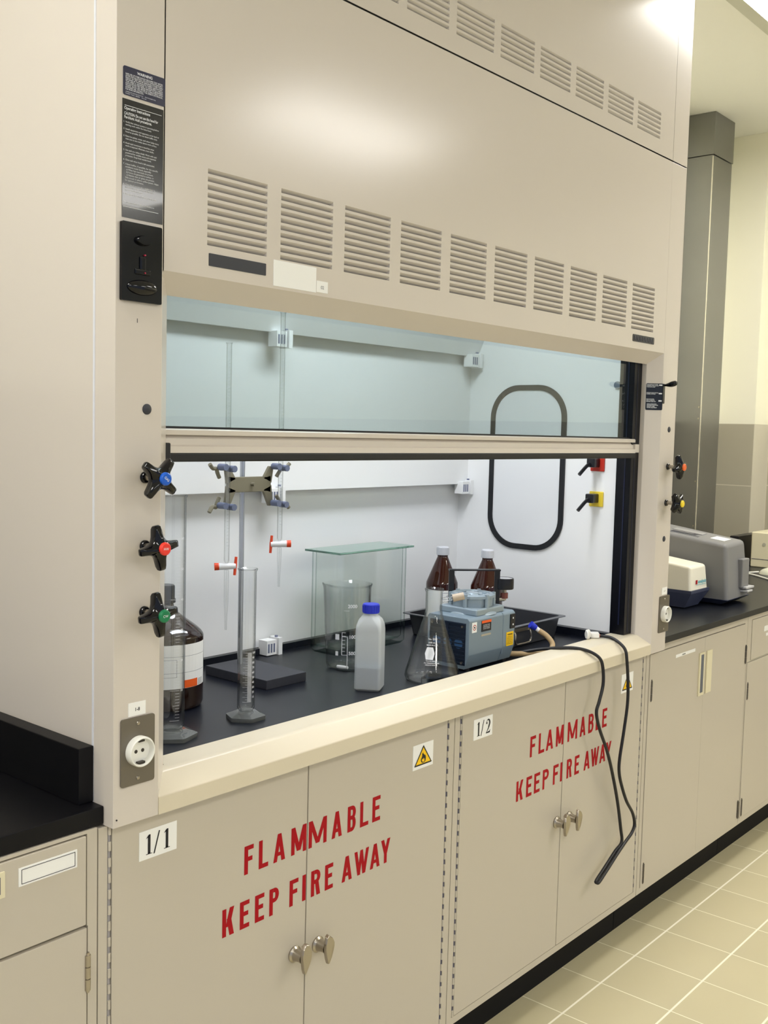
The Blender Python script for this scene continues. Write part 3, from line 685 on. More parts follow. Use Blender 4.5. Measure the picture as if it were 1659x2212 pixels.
def flammables_cabinet(x0, x1, xl, xs, xr, label, A, B, digit, cx, sign_x, kx, kz):
    t = thing('flammables_cabinet', label, 'cabinet', ((x0 + x1) / 2, .3, 0))
    ztop = .8155
    part('body', face_frame(body_box(x0, x1, ztop), x0 + .0012, x1 - .0012, .122, ztop, [(xl - .0035, xr + .0035, .1385, .8150)]), CABPAINT, t)
    part('plinth', MB().box(x0 + .001, x1 - .001, .085, .60, 0, .122), KICK, t)
    zb, zt = .140, .8135
    for i, (a, b, hx) in enumerate(((xl + .004, xs - .0012, xl), (xs + .0012, xr - .004, xr))):
        d = part('door', MB().rbox(a, b, YD, .0325, zb, zt, .0012, 2), CABPAINT, t)
        part('hinge', piano_hinge(hx, zb, zt), [CABPAINT, GAPL if hx < .1 else GAPM], d)
        le = MB()
        for ch, u, v in A[i]: put_block(le, ch, u, v, .6540 + .0, .7035, YD - .0003)
        for ch, u, v in B[i]: put_block(le, ch, u, v, .5610, .6090, YD - .0003)
        part('lettering', le, RED, d, 'red painted block letters')
        part('knob', leaf_knob(kx[i], kz[i], 1 if i == 0 else -1), CHROME, d)
        if i == 0:
            c = part('number_card', MB().box(cx, cx + .0715, YD - .0006, YD, .7440, .7895), WHITE, d)
            tt = MB(); Pp = plane_y(YD - .0009); h = .031
            digit_one(tt, cx + .0115, .7510, h, Pp); slash(tt, cx + .0265, .7510, h, Pp)
            (digit_one if digit == 1 else digit_two)(tt, cx + .0455, .7510, h, Pp)
            part('digits', tt, INK, c)
        else:
            sx = sign_x
            c = part('hazard_sign', MB().box(sx, sx + .0665, YD - .0006, YD, .7265, .7775), WHITE, d, 'white card with yellow flame triangle')
            m = sx + .0333
            tt = MB()
            tt.prism([(m - .0285, .7345), (m + .0285, .7345), (m + .0262, .7330), (m - .0262, .7330)], YD - .0008, YD - .0006, lambda u, v, w: (u, w, v), 0)
            tt.add([(m - .0290, YD - .0009, .7335), (m + .0290, YD - .0009, .7335), (m, YD - .0009, .7740)], [(0, 1, 2)], 0)
            tt.add([(m - .0240, YD - .0011, .7362), (m + .0240, YD - .0011, .7362), (m, YD - .0011, .7690)], [(0, 1, 2)], 1)
            fl = [(-.0020, .7375), (-.0068, .7395), (-.0085, .7440), (-.0066, .7490), (-.0058, .7470), (-.0040, .7530), (-.0045, .7560), (-.0005, .7595), (-.0008, .7570), (.0028, .7530), (.0030, .7545), (.0058, .7510), (.0070, .7530), (.0082, .7460), (.0070, .7400), (.0030, .7375)]
            tt.add([(m + u, YD - .0013, v) for u, v in fl], [tuple(range(len(fl)))], 0)
            f2 = [(-.0010, .7390), (-.0042, .7405), (-.0052, .7435), (-.0036, .7465), (-.0012, .7440), (.0008, .7475), (.0034, .7440), (.0036, .7405), (.0012, .7390)]
            tt.add([(m + u, YD - .0015, v) for u, v in f2], [tuple(range(len(f2)))], 1)
            part('flame_symbol', tt, [INK, YEL], c, smooth=0)
    return t
flammables_cabinet(-.0125, .8686, .0078, .4274, .8459, 'beige flammables cabinet under the left half of the hood, flame sign uncovered', L1, L1b, 1, .0602, .7267, (.3990, .4590), (.4700, .4660))
flammables_cabinet(.8686, 1.7570, .8912, 1.3223, 1.7387, 'beige flammables cabinet under the hood, partly behind the hanging black cord', L2, L2b, 2, .9360, 1.6128, (1.3010, 1.3600), (.4620, .4590))

def barrel_hinge(x, z0, z1, r=.0042):
    mb = MB(); n = 3; h = (z1 - z0) / n
    for k in range(n): mb.rod((x, YD - .001, z0 + k * h + .0006), (x, YD - .001, z0 + (k + 1) * h - .0006), r, seg=14)
    mb.rod((x, YD - .001, z0 - .003), (x, YD - .001, z1 + .003), r * .6, seg=10)
    return mb
# left base cabinet
lc = thing('base_cabinet', 'beige base cabinet with drawer left of the fume hood', 'cabinet', (-.45, .3, 0))
part('body', face_frame(MB().box(-.90, -.0135, .033, .62, .122, .8185), -.90, -.0135, .122, .8185, [(-.8425, -.0305, .6755, .8140), (-.8425, -.0290, .1375, .6755)]), CABPAINT, lc)
part('plinth', MB().box(-.90, -.0137, .085, .60, 0, .122), KICK, lc)
dr = part('drawer', MB().rbox(-.84, -.0330, YD - .001, .0325, .678, .8115, .0015, 2), CABPAINT, lc)
ch = part('card_holder', MB().box(-.1410, -.0492, YD - .0022, YD - .001, .7708, .7968), WHITE, dr, 'white label holder with black outline')
fr = MB()
for q in ((-.1370, -.0525, .7936, .7943), (-.1370, -.0525, .7735, .7742), (-.1370, -.1363, .7735, .7943), (-.0532, -.0525, .7735, .7943)): fr.box(q[0], q[1], YD - .0026, YD - .0021, q[2], q[3])
part('outline', fr, INK, ch)
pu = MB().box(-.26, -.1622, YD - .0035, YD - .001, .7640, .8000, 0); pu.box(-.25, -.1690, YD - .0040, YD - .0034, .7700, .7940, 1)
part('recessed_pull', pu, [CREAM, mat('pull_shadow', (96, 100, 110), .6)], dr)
dd = part('door', MB().rbox(-.84, -.0315, YD - .001, .0325, .140, .6735, .0015, 2), CABPAINT, lc)
part('hinge', barrel_hinge(-.0305, .578, .6325, .0046), CHROME, dd)
# right base cabinets
rc = thing('base_cabinet', 'beige double-door base cabinet right of the fume hood', 'cabinet', (2.13, .3, 0))
part('body', face_frame(MB().box(1.7585, 2.4930, .033, .62, .122, .8160).box(1.8305, 2.4930, .0195, .62, .8160, .8325), 1.7585, 2.4930, .122, .8160, [(1.7764, 2.4716, .1374, .8092)]), CABPAINT, rc)
part('plinth', MB().box(1.7585, 2.4930, .085, .60, 0, .122), KICK, rc)
for i, (a, b) in enumerate(((1.778, 2.1482), (2.1490, 2.4700))):
    d = part('door', MB().rbox(a, b, YD - .001, .0325, .139, .8070, .0004, 1), CABPAINT, rc)
    hx = (1.8060 - .014, 2.484)[i]
    for z0, z1 in ((.675, .732), (.150, .205)): part('hinge', barrel_hinge(hx, z0, z1, .0036), mat('dark_hinge_steel', (104, 100, 96), .3, metal=.9), d)
    px = (2.1060, 2.1600)[i]
    p_ = MB().box(px, px + .0385, YD - .0050, YD - .001, .6310, .7630, 0)
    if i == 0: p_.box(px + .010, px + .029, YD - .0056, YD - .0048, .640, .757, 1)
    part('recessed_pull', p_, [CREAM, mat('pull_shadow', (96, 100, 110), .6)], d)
    if i == 0:
        c = part('paper_label', MB().box(1.9430, 2.0765, YD - .0016, YD - .001, .7735, .7825), WHITE, d)
        t = MB(); put_text(t, 'SODIUM', 1.985, .7755, .0058, plane_y(YD - .0019), bold=.02); part('lettering', t, INK, c)
rc2 = thing('base_cabinet', 'beige base cabinet with drawer at the right edge', 'cabinet', (3.2, .3, 0))
part('body', face_frame(MB().box(2.4945, 3.95, .033, .62, .122, .8325), 2.4945, 3.95, .122, .8325, [(2.5294, 2.9516, .6749, .8136), (2.5004, 2.9516, .1404, .6726)]), CABPAINT, rc2)
part('plinth', MB().box(2.4945, 3.95, .085, .60, 0, .122), KICK, rc2)
d = part('drawer', MB().rbox(2.531, 2.95, YD - .001, .0325, .6765, .812, .0012, 2), CABPAINT, rc2)
part('card_holder', MB().box(2.6370, 2.73, YD - .0022, YD - .001, .760, .778).box(2.6570, 2.72, YD - .0022, YD - .001, .742, .752), WHITE, d)
d = part('door', MB().rbox(2.531 - .029, 2.95, YD - .001, .0325, .142, .6710, .0012, 2), CABPAINT, rc2)
for z0, z1 in ((.548, .602), (.150, .206)): part('hinge', barrel_hinge(2.513, z0, z1, .0036), mat('dark_hinge_steel', (104, 100, 96), .3, metal=.9), d)

# ============================================================ BENCH TOPS
lb = thing('bench_worktop', 'black epoxy bench top with raised side curb left of the hood', 'worktop', (-.6, .4, .82))
part('slab', MB().rbox(-1.6, -.0006, .0215, .795, .8195, .8472, .002, 2), EPOXYL, lb)
part('side_curb', MB().rbox(-.0270, -.0008, .0470, .795, .8472, .9325, .002, 2), EPOXYL, lb)
rbn = thing('bench_worktop', 'black epoxy bench top right of the hood under the instruments', 'worktop', (2.9, .4, .83))
part('slab', MB().rbox(1.8305, 3.998, .002, .603, .8335, .8530, .002, 2).box(1.8305, 3.9, .60, .795, .8335, .8528), EPOXY, rbn)
ZR = .8530

# ============================================================ THINGS IN THE HOOD
ZW = .852
def reagent_shell(r, h_sh, h_neck, rn, H): return [(0, .002), (r * .86, 0), (r * .97, .003), (r, .010), (r, h_sh), (r * .985, h_sh + .012)]
# dark bottle at the left
def bottle_profile(r, hs, hn, rn, H, n=10):
    p = [(0, .001), (r * .85, 0), (r * .96, .003), (r, .010)]
    for k in range(n + 1):
        u = k / n; e = .5 - .5 * math.cos(PI * u)
        p.append((r + (rn - r) * e, hs + (hn - hs) * (u ** 1.15)))
    p += [(rn, H), (0, H)]
    return p
def curved_label(c, r, a0, a1, z0, z1, mi=0, mb=None, n=24):
    mb = mb or MB()
    for k in range(n):
        b0 = a0 + (a1 - a0) * k / n; b1 = a0 + (a1 - a0) * (k + 1) / n
        mb.quad(*[(c[0] + r * math.cos(b), c[1] + r * math.sin(b), c[2] + z) for b, z in ((b0, z0), (b1, z0), (b1, z1), (b0, z1))], mi)
    return mb
bx, by = .405, .402
bb = thing('reagent_bottle', 'big dark brown reagent bottle with white label behind the left post', 'bottle', (bx, by, ZW))
R_ = .0755
part('body', MB().lathe(bottle_profile(R_, .140, .206, .0150, .220), (bx, by, ZW), 56), DAMBER, bb)
part('cap', MB().lathe([(.0150, .206), (.0195, .206), (.0200, .212), (.0180, .215), (.0180, .238), (.0168, .241), (0, .241)], (bx, by, ZW), 36), BLACK, bb)
vd = math.atan2(-1.25 - by, -.88 - bx)
lbp = part('label', curved_label((bx, by, ZW), R_ + .0006, vd - 1.35, vd + 1.35, .047, .133), WHITE, bb)
pr = curved_label((bx, by, ZW), R_ + .0010, vd + .50, vd + .95, .0475, .0630, 0)
for z0 in (.110, .078): curved_label((bx, by, ZW), R_ + .0010, vd - .2, vd + 1.3, z0, z0 + .0006, 1, pr)
for q in ((-.25, .3, .070, .0706), (-.25, .3, .104, .1046), (-.25, -.24, .070, .1046), (.29, .30, .070, .1046)): curved_label((bx, by, ZW), R_ + .0010, vd + q[0], vd + q[1], q[2], q[3], 1, pr, 6)
for k in range(6): curved_label((bx, by, ZW), R_ + .0010, vd + .98, vd + 1.22,   .049 + k * .0022, .0498 + k * .0022, 1, pr, 6)
part('print', pr, [ORANGE, mat('label_line_grey', (120, 122, 132), .5)], lbp)

# graduated cylinders
def cylinder(loc, r, H, rf, label, rot, nmarks, marks):
    t = thing('graduated_cylinder', label, 'graduated cylinder', loc, 'glass measuring cylinders', 0)
    w = .0022
    part('tube', MB().lathe([(0, .016), (r * .8, .016), (r, .022), (r, H - .006), (r + .0025, H - .001), (r + .0018, H), (r - w, H - .003), (r - w, .026), (r * .7, .0205), (0, .020)], seg=48), GLASS, t, local=True)
    f = MB(); hexp = lambda rr, z: [(rr * math.cos(rot + k * PI / 3), rr * math.sin(rot + k * PI / 3), z) for k in range(6)]
    rings = [hexp(rf * .985, 0), hexp(rf, .003), hexp(rf * .99, .0075), hexp(rf * .72, .0115), [(r * 1.18 * math.cos(rot + k * PI / 3), r * 1.18 * math.sin(rot + k * PI / 3), .0152) for k in range(6)]]
    bm = bmesh.new(); vv = [[bm.verts.new(p) for p in rg] for rg in rings]
    bm.faces.new(vv[0][::-1]); bm.faces.new(vv[-1])
    for a_, b_ in zip(vv, vv[1:]):
        for k in range(6): bm.faces.new((a_[k], a_[(k + 1) % 6], b_[(k + 1) % 6], b_[k]))
    bmesh.ops.bevel(bm, geom=[e for e in bm.edges if abs(e.verts[0].co.z - e.verts[1].co.z) > 1e-4], offset=.003, segments=3, profile=.5, affect='EDGES')
    f.bm(bm); part('foot', f, FOOTGLASS, t, local=True, smooth=40)
    va = math.atan2(-1.25 - loc[1], -.88 - loc[0]) + .25
    g = MB(); z0, z1 = .035, marks
    for k in range(nmarks + 1):
        z = z0 + (z1 - z0) * k / nmarks; big = k % 10 == 0; mid = k % 5 == 0
        ln = .017 if big else (.012 if mid else .008)
        curved_label((0, 0, 0), r + .0003, va + .35 - ln / r, va + .35, z, z + .0004, 0, g, 5)
        if big and k:
            tv, tf = text2d(str(k // 10 * 10), .0058, .01)
            g.add([(x, y, 0) for x, y in tv], tf, 0, lambda x, y, q, z=z: ((r + .0004) * math.cos(va + .42 + x / r), (r + .0004) * math.sin(va + .42 + x / r), z - .002 + y))
    part('graduation', g, GLASSINK, t, local=True, smooth=0)
    return t
cylinder((.2735, .2130, ZW), .0225, .436, .0475, 'tall glass measuring cylinder at the left post, in front of the brown bottle', .35, 60, .36)
cylinder((.4500, .2115, ZW), .0168, .290, .0395, 'glass measuring cylinder in front of the burette stand base', .1, 100, .130)

# burette stand
bs = thing('burette_stand', 'burette stand with flat black base and upright steel rod', 'stand', (.685, .44, ZW))
part('base', MB().rbox(.6250, .7450, .3400, .5400, ZW, ZW + .0205, .0015, 2), SLAB, bs)
part('rod', MB().rod((.692, .500, ZW + .0205), (.692, .500, 1.398), .0058, seg=24), mat('polished_rod', (186, 190, 198), .25, metal=.7), bs)
# double burette clamp
BY = .452; XL, XR, ZC = .6065, .7640, 1.283
cm = thing('burette_clamp', 'grey double burette clamp on the steel rod', 'clamp', (.690, .472, ZC))
pl = MB()
def plate_y(poly, y0, y1, mi=0): pl.prism(poly, y0, y1, lambda u, v, w: (u, w, v), mi, bevel=.0015)
yb0, yb1 = .468, .476
plate_y([(.622, ZC - .020), (.622, ZC + .020), (.640, ZC + .017), (.736, ZC + .017), (.750, ZC + .020), (.750, ZC - .020), (.736, ZC - .017), (.640, ZC - .017)], yb0, yb1)
for sx, xb in ((-1, .622), (1, .750)):
    for sz in (-1, 1):
        x2 = xb + sx * .008; hz_ = .040 if sz > 0 else .050
        plate_y([(xb - sx * .024, ZC + sz * .012), (xb + sx * .002, ZC + sz * .002), (x2, ZC + sz * hz_), (x2 - sx * .013, ZC + sz * hz_)], yb0, yb1)
pl.rod((.692, .468, ZC), (.692, .458, ZC), .004)
pl.rbox(.680, .704, .476, .516, ZC - .014, ZC + .014, .003)
part('bracket', pl, CLAMPM, cm)
for x in (XL, XR):
    sx = -1 if x < .69 else 1
    for sz in (-1, 1):
        z = ZC + (.036 if sz > 0 else -.047)
        grip = MB()
        grip.rod((x + .012, BY + .012, z), (x + .012, BY - .010, z), .0072, seg=16); grip.rod((x - .0125, BY + .012, z + .004), (x - .0125, BY - .010, z + .004), .0072, seg=16)
        grip.rod((x + .012, BY + .013, z), (x - sx * -.004, BY + .02, z), .0045, seg=10)
        part('grip_roller', grip, VINYL, cm)
        arm = MB().tube([(x + sx * .006, .472, z - sz * .02), (x + sx * .014, .470, z - sz * .008), (x + sx * .018, .468, z), (x + sx * .030, .466, z + .001), (x + sx * .040, .464, z + sz * .010)], [.0045] * 20 + [.0035], sub=4, seg=8)
        part('finger_lever', arm, CLAMPM, cm)
# burettes
def burette(loc, ztop, zcock, ztip, label, flip):
    t = thing('burette', label, 'burette', loc, 'glass burettes in the double clamp')
    r = .0058; w = .0012
    part('tube', MB().lathe([(.0018, zcock + .004), (r, zcock + .012), (r, ztop - .004), (r + .0015, ztop), (r - w, ztop - .002), (r - w, zcock + .014), (.0012, zcock + .006)], seg=24, closed=True), GLASS, t, local=True)
    part('tip', MB().lathe([(.0012, ztip), (.0022, ztip), (.0030, ztip + .03), (.0045, ztip + .06), (.0050, zcock - .010), (.0046, zcock - .008), (.0014, zcock - .008)], seg=20, closed=True), GLASS, t, local=True)
    ang = -.16; dx, dy = .76 * 0 + 1, 0
    c = Vector((0, 0, zcock)); d = Vector((.8 * flip, -.6 * flip, .03 * flip)).normalized()
    s = part('stopcock', MB().rod(c - d * .018, c + d * .020, .0078, .0062, 20), PTFE, t, local=True)
    h = MB(); e = c + d * .019; v = Vector((.10, .0, 1)).normalized()
    h.rod(e - v * .004, e + v * .020, .0036, .0030, 14); h.rod(e + v * .004, e - v * .020, .0036, .0030, 14)
    part('handle', h, BRED, s, 'red stopcock handle', local=True)
    part('retaining_nut', MB().rod(c - d * .026, c - d * .016, .0082, .0078, 18), BRED, s, 'red retaining nut', local=True)
    g = MB(); va = math.atan2(-1.25 - loc[1], -.88 - loc[0])
    zz = zcock + .045; k = 0
    while zz < ztop - .03:
        curved_label((0, 0, 0), r + .0003, va - .1, va + (.9 if k % 5 == 0 else .5), zz, zz + .0004, 0, g, 4); zz += .0075; k += 1
    part('graduation', g, mat('grey_print', (120, 124, 132), .6), t, local=True, smooth=0)
burette((XL, BY, 0), 1.588, 1.1080, .9690, 'left burette with stopcock hanging lower', 1)
burette((XR, BY, 0), 1.668, 1.1460, 1.0480, 'right burette, hanging higher, its top near the panel', -1)

# glass tank with lid
tk = thing('glass_tank', 'rectangular clear glass tank with green-edged glass lid', 'tank', (1.1075, .506, ZW))
tx0, tx1, ty0, ty1, tz = .9720, 1.2430, .4560, .5600, .2530
bm = bmesh.new()
def ringr(hx, hy, r, z, n=5): return [bm.verts.new(((tx0 + tx1) / 2 + u, (ty0 + ty1) / 2 + v, ZW + z)) for u, v in stadium(0, 0, hx, hy, r, n)]
hx, hy = (tx1 - tx0) / 2, (ty1 - ty0) / 2
rr = [ringr(hx - .008, hy - .008, .014, 0, 8), ringr(hx, hy, .020, .008, 8), ringr(hx, hy, .020, tz, 8), ringr(hx - .008, hy - .008, .014, tz, 8), ringr(hx - .008, hy - .008, .014, .020, 8), ringr(hx - .016, hy - .016, .008, .012, 8)]
n_ = len(rr[0])
bm.faces.new(rr[0][::-1]); bm.faces.new(rr[-1])
for a_, b_ in zip(rr, rr[1:]):
    for k in range(n_): bm.faces.new((a_[k], a_[(k + 1) % n_], b_[(k + 1) % n_], b_[k]))
part('vessel', MB().bm(bm), TANKGLASS, tk, smooth=40)
part('lid', MB().rbox(tx0 - .006, tx1 + .012, ty0 - .006, ty1 + .010, ZW + tz, ZW + tz + .005, .0008, 1), LIDGLASS, tk)

# beaker with stirring bar
kx_, ky_ = .9080, .3640
bk = thing('beaker', 'large glass beaker with white scale in front of the glass tank', 'beaker', (kx_, ky_, ZW))
rb_, hb = .0510, .200
bm = bmesh.new(); seg = 64; rings = []
for r, z in [(rb_ * .80, 0), (rb_ * .94, .003), (rb_, .012), (rb_, hb - .010), (rb_ + .003, hb - .001), (rb_ + .0028, hb), (rb_ - .0020, hb - .006), (rb_ - .0020, .014), (rb_ * .90, .006), (rb_ * .78, .0035)]:
    ring = []
    for k in range(seg):
        a = 2 * PI * k / seg; sp = 0
        if z > hb - .012: sp = .010 * max(0, math.cos(a - 2.25)) ** 24
        ring.append(bm.verts.new((kx_ + (r + sp) * math.cos(a), ky_ + (r + sp) * math.sin(a), ZW + z)))
    rings.append(ring)
for a_, b_ in zip(rings, rings[1:]):
    for k in range(seg): bm.faces.new((a_[k], a_[(k + 1) % seg], b_[(k + 1) % seg], b_[k]))
bm.faces.new(rings[0][::-1]); bm.faces.new(rings[-1])
part('vessel', MB().bm(bm), GLASS, bk)
va = math.atan2(-1.25 - ky_, -.88 - kx_)
g = MB(); C0 = (kx_, ky_, ZW); rg = rb_ + .0004
def arc(a0, a1, z, h=.0010): curved_label(C0, rg, va + a0, va + a1, z, z + h, 0, g, 6)
curved_label(C0, rg, va - .30, va - .275, .040, .092, 0, g, 1); curved_label(C0, rg, va - .05, va - .025, .012, .082, 0, g, 1)
for z in (.092, .084): arc(-.30, -.12, z)
for k in range(6): arc(-.30 if k in (0, 4) else -.28, -.03 if k in (0, 5) else -.14, .040 + k * .0085)
arc(-.22, .02, .143, .0008); curved_label(C0, rg, va - .62, va - .42, .075, .088, 0, g, 4); curved_label(C0, rg, va - .60, va - .46, .038, .048, 0, g, 4)
for txt, z, a in (('2000', .150, -.05), ('1000', .079, .02), ('500', .041, .02)):
    tv, tf = text2d(txt, .011, .02)
    g.add([(x, y, 0) for x, y in tv], tf, 0, lambda x, y, q, z=z, a=a: (kx_ + rg * math.cos(va + a + x / rg), ky_ + rg * math.sin(va + a + x / rg), ZW + z + y))
part('printed_scale', g, GLASSINK, bk, smooth=0)
sb = MB(); p0 = Vector((.874, .368, ZW + .0078)); p1 = Vector((.881, .338, ZW + .0078)); sb.tube([p0, p0.lerp(p1, .05), p0.lerp(p1, .5), p0.lerp(p1, .95), p1], [.0015, .0036, .0040, .0036, .0015], sub=1, seg=16)
tag(part('stirring_bar', sb, PTFE), 'small white magnetic stirring bar inside the large beaker', 'stirring bar')

# white square bottle
wb = thing('plastic_bottle', 'square translucent white plastic bottle with blue cap', 'bottle', (.7955, .1985, ZW))
ca, sa = math.cos(math.radians(30)), math.sin(math.radians(30))
def wfn(x, y, z): return (.7955 + x * ca - y * sa, .1985 + x * sa + y * ca, ZW + z)
def sqrings(spec, m):
    bm = bmesh.new(); R = []
    for h_, r_, z in spec: R.append([bm.verts.new(wfn(u, v, z)) for u, v in stadium(0, 0, h_, h_, min(r_, h_ * .999), 5)])
    n = len(R[0]); bm.faces.new(R[0][::-1]); bm.faces.new(R[-1])
    for a_, b_ in zip(R, R[1:]):
        for k in range(n): bm.faces.new((a_[k], a_[(k + 1) % n], b_[(k + 1) % n], b_[k]))
    return MB().bm(bm)
part('body', sqrings([(.025, .004, 0), (.0285, .006, .004), (.0285, .007, .128), (.0275, .009, .140), (.0240, .014, .152), (.0180, .0175, .160), (.0150, .0149, .163), (.0150, .0149, .170)], HDPE), HDPE, wb)
part('liquid', sqrings([(.0235, .004, .003), (.0268, .005, .006), (.0268, .005, .050)], None), mat('grey_liquid', (100, 116, 132), .2), wb)
bc = MB().lathe([(.0145, .166), (.0180, .166), (.0182, .170), (.0178, .184), (.0165, .1855), (0, .1855)], seg=40, fn=wfn)
for k in range(20):
    a = 2 * PI * k / 20; bc.rod(wfn(.0178 * math.cos(a), .0178 * math.sin(a), .168), wfn(.0178 * math.cos(a), .0178 * math.sin(a), .182), .0012, seg=6)
part('cap', bc, BLUECAP, wb)

# filtering flask
fx, fy = .9520, .1480
ff = thing('filter_flask', 'conical glass filter flask with side arm beside the pump', 'flask', (fx, fy, ZW))
w = .0024
pf = [(0, .0015), (.050, 0), (.0585, .003), (.0620, .012), (.0605, .022), (.0210, .148), (.0186, .160), (.0186, .200), (.0215, .207), (.0212, .209), (.0165, .205), (.0162, .160), (.0186, .147), (.0578, .022), (.0590, .013), (.0560, .006), (.049, .004), (0, .005)]
fb = part('vessel', MB().lathe(pf, (fx, fy, ZW), 56), GLASS, ff)
d_ = Vector((.62, -.70, .22)).normalized(); c0 = Vector((fx, fy, ZW + .178)) + d_ * .0185
part('side_arm', MB().tube([c0, c0 + d_ * .010, c0 + d_ * .024, c0 + d_ * .036], [.0062, .0056, .0052, .0060], sub=4, seg=16), GLASS, ff)
part('rubber_sleeve', MB().rod(c0 + d_ * .024, c0 + d_ * .050, .0085, seg=18), mat('sleeve_beige', (186, 170, 150), .5), ff)
va = math.atan2(-1.25 - fy, -.88 - fx); g = MB()
def cone_pt(a, z): rr_ = .0605 + (.0210 - .0605) * (z - .022) / .126 + .0006; return (fx + rr_ * math.cos(a), fy + rr_ * math.sin(a), ZW + z)
def flask_text(txt, z, size, a0):
    tv, tf = text2d(txt, size, .01); g.add([(x, y, 0) for x, y in tv], tf, 0, lambda x, y, q: cone_pt(va + a0 + x / .042, z + y))
flask_text('No. 5340', .099, .0060, -.28); flask_text('1000 mL', .092, .0048, -.26); flask_text('MADE IN U.S.A.', .0868, .0040, -.34)
hx_ = [(-.38, .0705), (-.30, .0835), (.02, .0835), (.10, .0705), (.02, .0575), (-.30, .0575)]
g.add([cone_pt(va + a, z) for a, z in hx_], [tuple(range(6))], 0)
flask_text('TRADE MARK', .0535, .0036, -.30); flask_text('FILTERING FLASK', .0490, .0036, -.36); flask_text('HEAVY WALL', .0450, .0036, -.30)
part('printed_mark', g, GLASSINK, ff, smooth=0)

# vacuum pump
px0, px1, py0, py1, pz0, pz1 = 1.0745, 1.2680, .1360, .2600, ZW + .004, ZW + .1255
vp = thing('vacuum_pump', 'blue-grey vacuum pump with carrying handle and gauge', 'pump', (1.17, .2, ZW))
bo = MB(); pol = [(py0 + .012, pz0), (py1 - .012, pz0), (py1 - .002, pz0 + .040), (py1, pz1 - .006), (py1 - .006, pz1), (py0 + .006, pz1), (py0, pz1 - .006), (py0, pz0 + .035)]
bo.prism(pol, px0, 1.2140, lambda u, v, w: (w, u, v), bevel=.002); bo.prism(pol, 1.2152, px1, lambda u, v, w: (w, u, v), bevel=.003)
bo.prism([(py0 + .001, pz0 + .02), (py1 - .001, pz0 + .02), (py1 - .004, pz1 - .002), (py0 + .002, pz1 - .002)], 1.2135, 1.2157, lambda u, v, w: (w, u, v))
part('housing', bo, PUMPM, vp)
gr = MB().box(px0 - .0015, px0 + .001, py0 + .010, py1 - .010, pz0 + .010, pz1 - .012, 0)
for k in range(11): gr.box(px0 - .0040, px0 - .0012, py0 + .011, py1 - .011, pz0 + .014 + k * .0092, pz0 + .0165 + k * .0092, 0)
gr.box(px0 - .0045, px0 - .0012, .193, .199, pz0 + .010, pz1 - .012, 0)
for yy, zz_ in ((py0 + .018, pz1 - .020), (py0 + .018, pz0 + .016), (py1 - .018, pz1 - .020)): gr.rod((px0 - .0050, yy, zz_), (px0, yy, zz_), .0030, mi=1)
for k in range(3): gr.rod((px0 - .0022, .165 + k * .032, pz0 + .060), (px0 - .0012, .165 + k * .032, pz0 + .060), .012, mi=2)
part('grille', gr, [PUMPD, CHROME, mat('grille_blue', (60, 96, 140), .4)], vp)
ft = MB()
for q in ((px0 + .02, py0 + .02), (px1 - .02, py0 + .02), (px0 + .02, py1 - .02), (px1 - .02, py1 - .02)): ft.rod((q[0], q[1], ZW), (q[0], q[1], pz0 + .002), .008)
part('foot', ft, RUBBER, vp)
hxc, hyc = 1.1720, .2000
hd = MB().rbox(hxc - .058, hxc + .058, hyc - .056, hyc + .056, pz1 - .001, pz1 + .016, .004)
hd.lathe([(.062, 0), (.060, .004), (.0545, .008), (0, .008)], (hxc, hyc, pz1 - .001), 48)
hd.lathe([(.050, .014), (.050, .036), (.056, .037), (.056, .043), (.050, .046), (.044, .046), (.042, .043), (.018, .043), (.016, .046), (0, .046)], (hxc, hyc, pz1), 12)
for k in range(6):
    a = k * PI / 3 + .3; hd.rod((hxc + .053 * math.cos(a), hyc + .053 * math.sin(a), pz1 + .014), (hxc + .053 * math.cos(a), hyc + .053 * math.sin(a), pz1 + .047), .0052, seg=12)
    hd.box(hxc + .03 * math.cos(a) - .004, hxc + .03 * math.cos(a) + .004, hyc + .03 * math.sin(a) - .004, hyc + .03 * math.sin(a) + .004, pz1 + .040, pz1 + .0455)
part('pump_head', hd, PUMPH, vp, smooth=30)
hA, hB = Vector((1.2420, .1760, 0)), Vector((1.1560, .2520, 0)); hz = 1.0760; dv = (hB - hA).normalized(); sv = Vector((-dv.y, dv.x, 0))
hm = MB()
def hbar(p, q, wd, ws, z0, z1):   # bar along the handle direction, wd wide past its ends, ws half thickness across
    a_ = p - dv * wd; b_ = q + dv * wd
    hm.hull8([a_ - sv * ws + Vector((0, 0, z0)), b_ - sv * ws + Vector((0, 0, z0)), b_ + sv * ws + Vector((0, 0, z0)), a_ + sv * ws + Vector((0, 0, z0))], [a_ - sv * ws + Vector((0, 0, z1)), b_ - sv * ws + Vector((0, 0, z1)), b_ + sv * ws + Vector((0, 0, z1)), a_ + sv * ws + Vector((0, 0, z1))])
hbar(hA, hA, .0068, .0022, pz1, hz); hbar(hB, hB, .0068, .0022, pz1, hz); hbar(hA, hB, .0068, .0080, hz - .0035, hz)
part('carrying_handle', hm, BLACK, vp)
ga = part('vacuum_gauge', MB().lathe([(0, 0), (.0225, 0), (.0235, .002), (.0235, .024), (.0225, .027), (.020, .027), (.0195, .0255), (0, .0255)], (1.2640, .1690, 1.0265), 40), BLACK, vp)
part('dial', MB().lathe([(0, .0258), (.0193, .0258), (.0193, .0262), (0, .0262)], (1.2640, .1690, 1.0265), 36), mat('dial_grey', (176, 176, 178), .3), ga)
fi = MB().rod((1.2640, .1690, .998), (1.2640, .1690, 1.0270), .0062, seg=6); fi.rod((1.2640, .1690, 1.003), (1.2640, .1690, 1.017), .0100, seg=10, mi=1); fi.rod((1.2640, .1690, 1.001), (1.225, .190, 1.001), .0060, seg=14)
